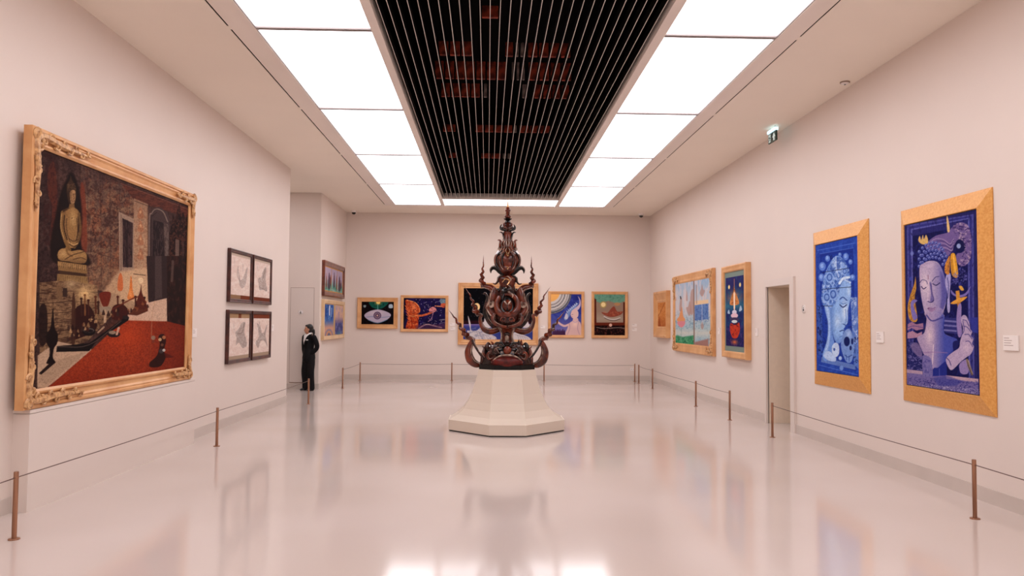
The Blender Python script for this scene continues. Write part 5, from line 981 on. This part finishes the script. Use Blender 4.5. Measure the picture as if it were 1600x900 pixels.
limb(j, [(-.15, .014, 1.232), (0, .012, 1.262), (.15, .014, 1.232)], [.062, .078, .062])
for s_, pts in ARMS.items(): limb(j, [(s_*.13, .014, 1.235)]+pts, [.066, .063, .054, .05])
for s_ in (-1, 1): j.ell((s_*.055, -.075, 1.13), (.06, .045, .06), 12, 8)
jk = fuse(j, 'jacket', 'suit', gd, .011, 4)
tr = MB()
limb(tr, [(0, .012, .86), (0, .012, .78)], [.13, .13])
for s_, pts in LEGS.items(): limb(tr, [(s_*.07, .012, .80), (s_*.088, .005, .62), pts[1], (pts[1][0], pts[1][1]+.015, .25), (pts[2][0], pts[2][1], .055)], [.1, .094, .08, .074, .074])
fuse(tr, 'trousers', 'suit', gd, .011, 3)
for s_ in (-1, 1):      # collar, lapels
    MB().tube([(s_*.055, .03, 1.345), (s_*.06, -.03, 1.325), (s_*.04, -.09, 1.275), (s_*.012, -.128, 1.20)], [.018, .026, .026, .006], 8, flat=.5).build('collar', 'shirt', gd, True)
    MB().tube([(s_*.085, -.045, 1.315), (s_*.075, -.105, 1.24), (s_*.035, -.142, 1.12), (s_*.006, -.132, 1.02)], [.012, .03, .026, .006], 8, flat=.35).build('lapel', 'suit', gd, True)
MB().tube([(0, -.07, 1.29), (0, -.108, 1.22), (0, -.132, 1.13), (0, -.128, 1.06)], [.05, .05, .03, .004], 8, flat=.4).build('shirt_front', 'shirt', gd, True)
MB().box(.07, .135, -.142, -.128, 1.178, 1.198).build('name_badge', 'shirt', gd)
for z in (.98, .90): MB().ell((.0, -.132 if z > .95 else -.138, z), (.008, .005, .008), 8, 6).build('button', 'plastic_black', gd, True)
hm = MB(); hm.ell(hd(0, .026, .038), (.077, .086, .088), 20, 12, hr); hm.ell(hd(0, .04, -.01), (.072, .07, .08), 16, 10, hr); hm.ell(hd(0, -.03, .082), (.055, .05, .028), 14, 8, hr); hm.ell(hd(0, .115, -.03), (.034, .034, .04), 14, 8, hr)
limb(hm, [hd(0, .12, -.04), hd(0, .125, -.1), hd(0, .105, -.16)], [.03, .028, .012])
fuse(hm, 'hair', 'hair', gd, .009, 3)
for s_ in (-1, 1):
    MB().ell(hd(s_*.026, -.079, .006), (.011, .006, .005), 10, 6, hr).build('eye', 'eye_dark', gd, True)
    MB().tube([hd(s_*.012, -.084, .024), hd(s_*.028, -.082, .03), hd(s_*.044, -.07, .024)], [.002, .0035, .002], 6).build('eyebrow', 'hair', gd, True)
MB().ell(hd(0, -.089, -.058), (.018, .005, .006), 10, 6, hr).build('lips', 'lips', gd, True)
for s_, pts in LEGS.items():
    p = Vector((pts[2][0], pts[2][1], 0))
    sh = MB(); limb(sh, [p+Vector((0, .045, .034)), p+Vector((s_*.004, -.04, .034)), p+Vector((s_*.012, -.125, .024))], [.034, .036, .022], 1)
    for i, q in enumerate(sh.v): sh.v[i] = (q[0], q[1], max(.004, q[2]))
    so = sh.build('shoe', 'shoe', gd, True)
    MB().tube([p+Vector((-.03, -.045, .055)), p+Vector((.004*s_, -.062, .07)), p+Vector((.034, -.045, .055))], [.006, .009, .006], 6).build('shoe_strap', 'shoe_trim', so, True)

# ------------------------------------------------------------------ wall and ceiling fittings
def plaque(wall, a, z, w_, h_, label, lines=0):
    rz, (ox, oy) = WALLS[wall]
    t = thing('label_plaque', label, 'plaque', (ox, a, z) if wall != 'back' else (a, oy, z), rz, 'picture labels')
    MB().bevbox(-w_/2, w_/2, -.014, -.0005, -h_/2, h_/2, .002).build('card', 'plaque_card', t)
    for i in range(lines):
        L = w_*(.34, .52, .46, .6, .3)[i % 5]
        MB().box(-w_*.42, -w_*.42+L, -.0152, -.0138, h_*(.32-.16*i)-.003, h_*(.32-.16*i)+.003).build('text_line', 'ink', t)
plaque('right', 6.79, 1.488, .20, .135, 'white picture label beside the violet-blue face painting', 4)
plaque('right', 9.10, 1.493, .17, .13, 'white picture label between the two blue paintings', 4)
plaque('right', 13.34, 1.497, .12, .13, 'white picture label between the tall narrow painting and the doorway', 3)
plaque('right', 15.53, 1.493, .12, .13, 'white picture label between the lotus and tall narrow paintings', 3)
plaque('left', 10.84, 1.461, .15, .12, 'white picture label beside the far edge of the temple painting', 3)
plaque('left', 14.72, 1.50, .15, .12, 'white picture label beside the pencil sketches near the passage', 3)
for x, z, lb in ((-1.0, 1.557, 'upper white label beside the starry night painting'), (-.985, 1.44, 'lower white label beside the starry night painting'), (1.575, 1.50, 'white label between the moon and sun paintings'), (4.2, 1.575, 'upper white label beside the crescent boat painting'), (4.2, 1.45, 'lower white label beside the crescent boat painting')):
    plaque('back', x, z, .14, .085, lb, 2)
plaque('left', 18.93, 1.62, .06, .2, 'narrow white label at the alcove edge beside the paired paintings', 3)
def disc_sign(loc, rz, label):
    t = thing('round_sign', label, 'sign', loc, rz)
    MB().lathe([(0, 0), (.062, 0), (.062, .006), (.058, .009), (0, .009)], 28).build('disc', 'plastic_white', t, True).rotation_euler = (PI/2, 0, 0)
    ringm = MB(); ringm.tube([(.055*math.cos(a), -.0095, .055*math.sin(a)) for a in [i*2*PI/24 for i in range(25)]], .0028, 5, n=1, smooth=False); ringm.build('ring', 'ink', t, True)
    s_ = MB(); s_.ell((0, -.010, .022), (.011, .003, .011), 12, 6); s_.prism([(-.017, -.03), (.017, -.03), (.013, .006), (-.013, .006)], -.0115, -.0088); s_.build('symbol', 'plastic_black', t)
disc_sign((XR, 11.335, 1.863), -PI/2, 'small round symbol sign on the wall beside the doorway casing')
disc_sign((-4.472, YD-.012, 1.835), 0, 'small round symbol sign on the flush door behind the guard')
t = thing('wall_socket', 'small white socket plate low on the back wall', 'socket', (4.14, YB, .318), 0)
MB().bevbox(-.06, .06, -.012, -.0005, -.04, .04, .004).build('plate', 'plastic_white', t)
for x in (-.028, .028): MB().ell((x, -.012, 0), (.012, .003, .012), 12, 6).build('outlet', 'ink', t)
def cctv(loc, label):
    t = thing('dome_camera', label, 'camera', loc)
    MB().lathe([(0, 0), (.075, 0), (.075, -.012), (.062, -.055), (.0, -.055)], 24).build('housing', 'plastic_white', t, True)
    MB().lathe([(.056, -.05), (.056, -.058), (.048, -.09), (.025, -.108), (0, -.112)], 24).build('dome', 'plastic_black', t, True)
cctv((-3.76, 21.78, ZC), 'dome camera on the ceiling above the eye painting corner')
cctv((4.31, 21.75, ZC), 'dome camera on the ceiling above the small amber painting corner')
t = thing('smoke_detector', 'small round white detector on the ceiling above the blue paintings', 'smoke detector', (4.51, 9.63, ZC))
MB().lathe([(0, 0), (.055, 0), (.055, -.014), (.04, -.032), (0, -.034)], 24).build('housing', 'plastic_white', t, True)
MB().lathe([(.056, -.004), (.060, -.005), (.060, -.016), (.055, -.017)], 24).build('rim', 'groove', t, True)
MB().ell((0, 0, -.036), (.012, .012, .006), 10, 6).build('sensor', 'plastic_black', t, True)
# exit sign hung from the ceiling, face parallel to the right wall
t = thing('exit_sign', 'green hanging exit sign with running figure and arrow, near the doorway', 'exit sign', (4.44, 11.95, ZC), -PI/2)
MB().box(-.165, .165, -.012, .012, -.235, -.082).build('sign_panel', 'sign_green', t)
MB().bevbox(-.168, .168, -.03, .03, -.082, -.03, .006).build('lamp_housing', 'sign_lamp', t)
for x in (-.1, .1): MB().lathe([(.006, -.03), (.006, 0)], 10, (x, 0, 0)).build('rod', 'panel_frame', t)
yy0, yy1 = -.0145, -.0115
MB().prism([(-.14, -.22), (-.06, -.22), (-.06, -.098), (-.14, -.098)], yy0+.001, yy1).build('door_pictogram', 'sign_white', t)
fg = MB(); fg.ell((-.088, yy0, -.116), (.011, .002, .011), 10, 6)
fg.prism([(-.115, -.135), (-.082, -.13), (-.075, -.155), (-.062, -.165), (-.066, -.172), (-.085, -.162), (-.09, -.175), (-.07, -.19), (-.08, -.215), (-.09, -.212), (-.085, -.195), (-.105, -.18), (-.12, -.205), (-.132, -.2), (-.112, -.165), (-.11, -.148), (-.122, -.155), (-.128, -.148)], yy0-.001, yy0+.0015); fg.build('running_figure', 'sign_green', t)
MB().prism([(.02, -.17), (.08, -.10), (.14, -.17), (.105, -.17), (.105, -.222), (.055, -.222), (.055, -.17)], yy0, yy1).build('arrow', 'sign_white', t)
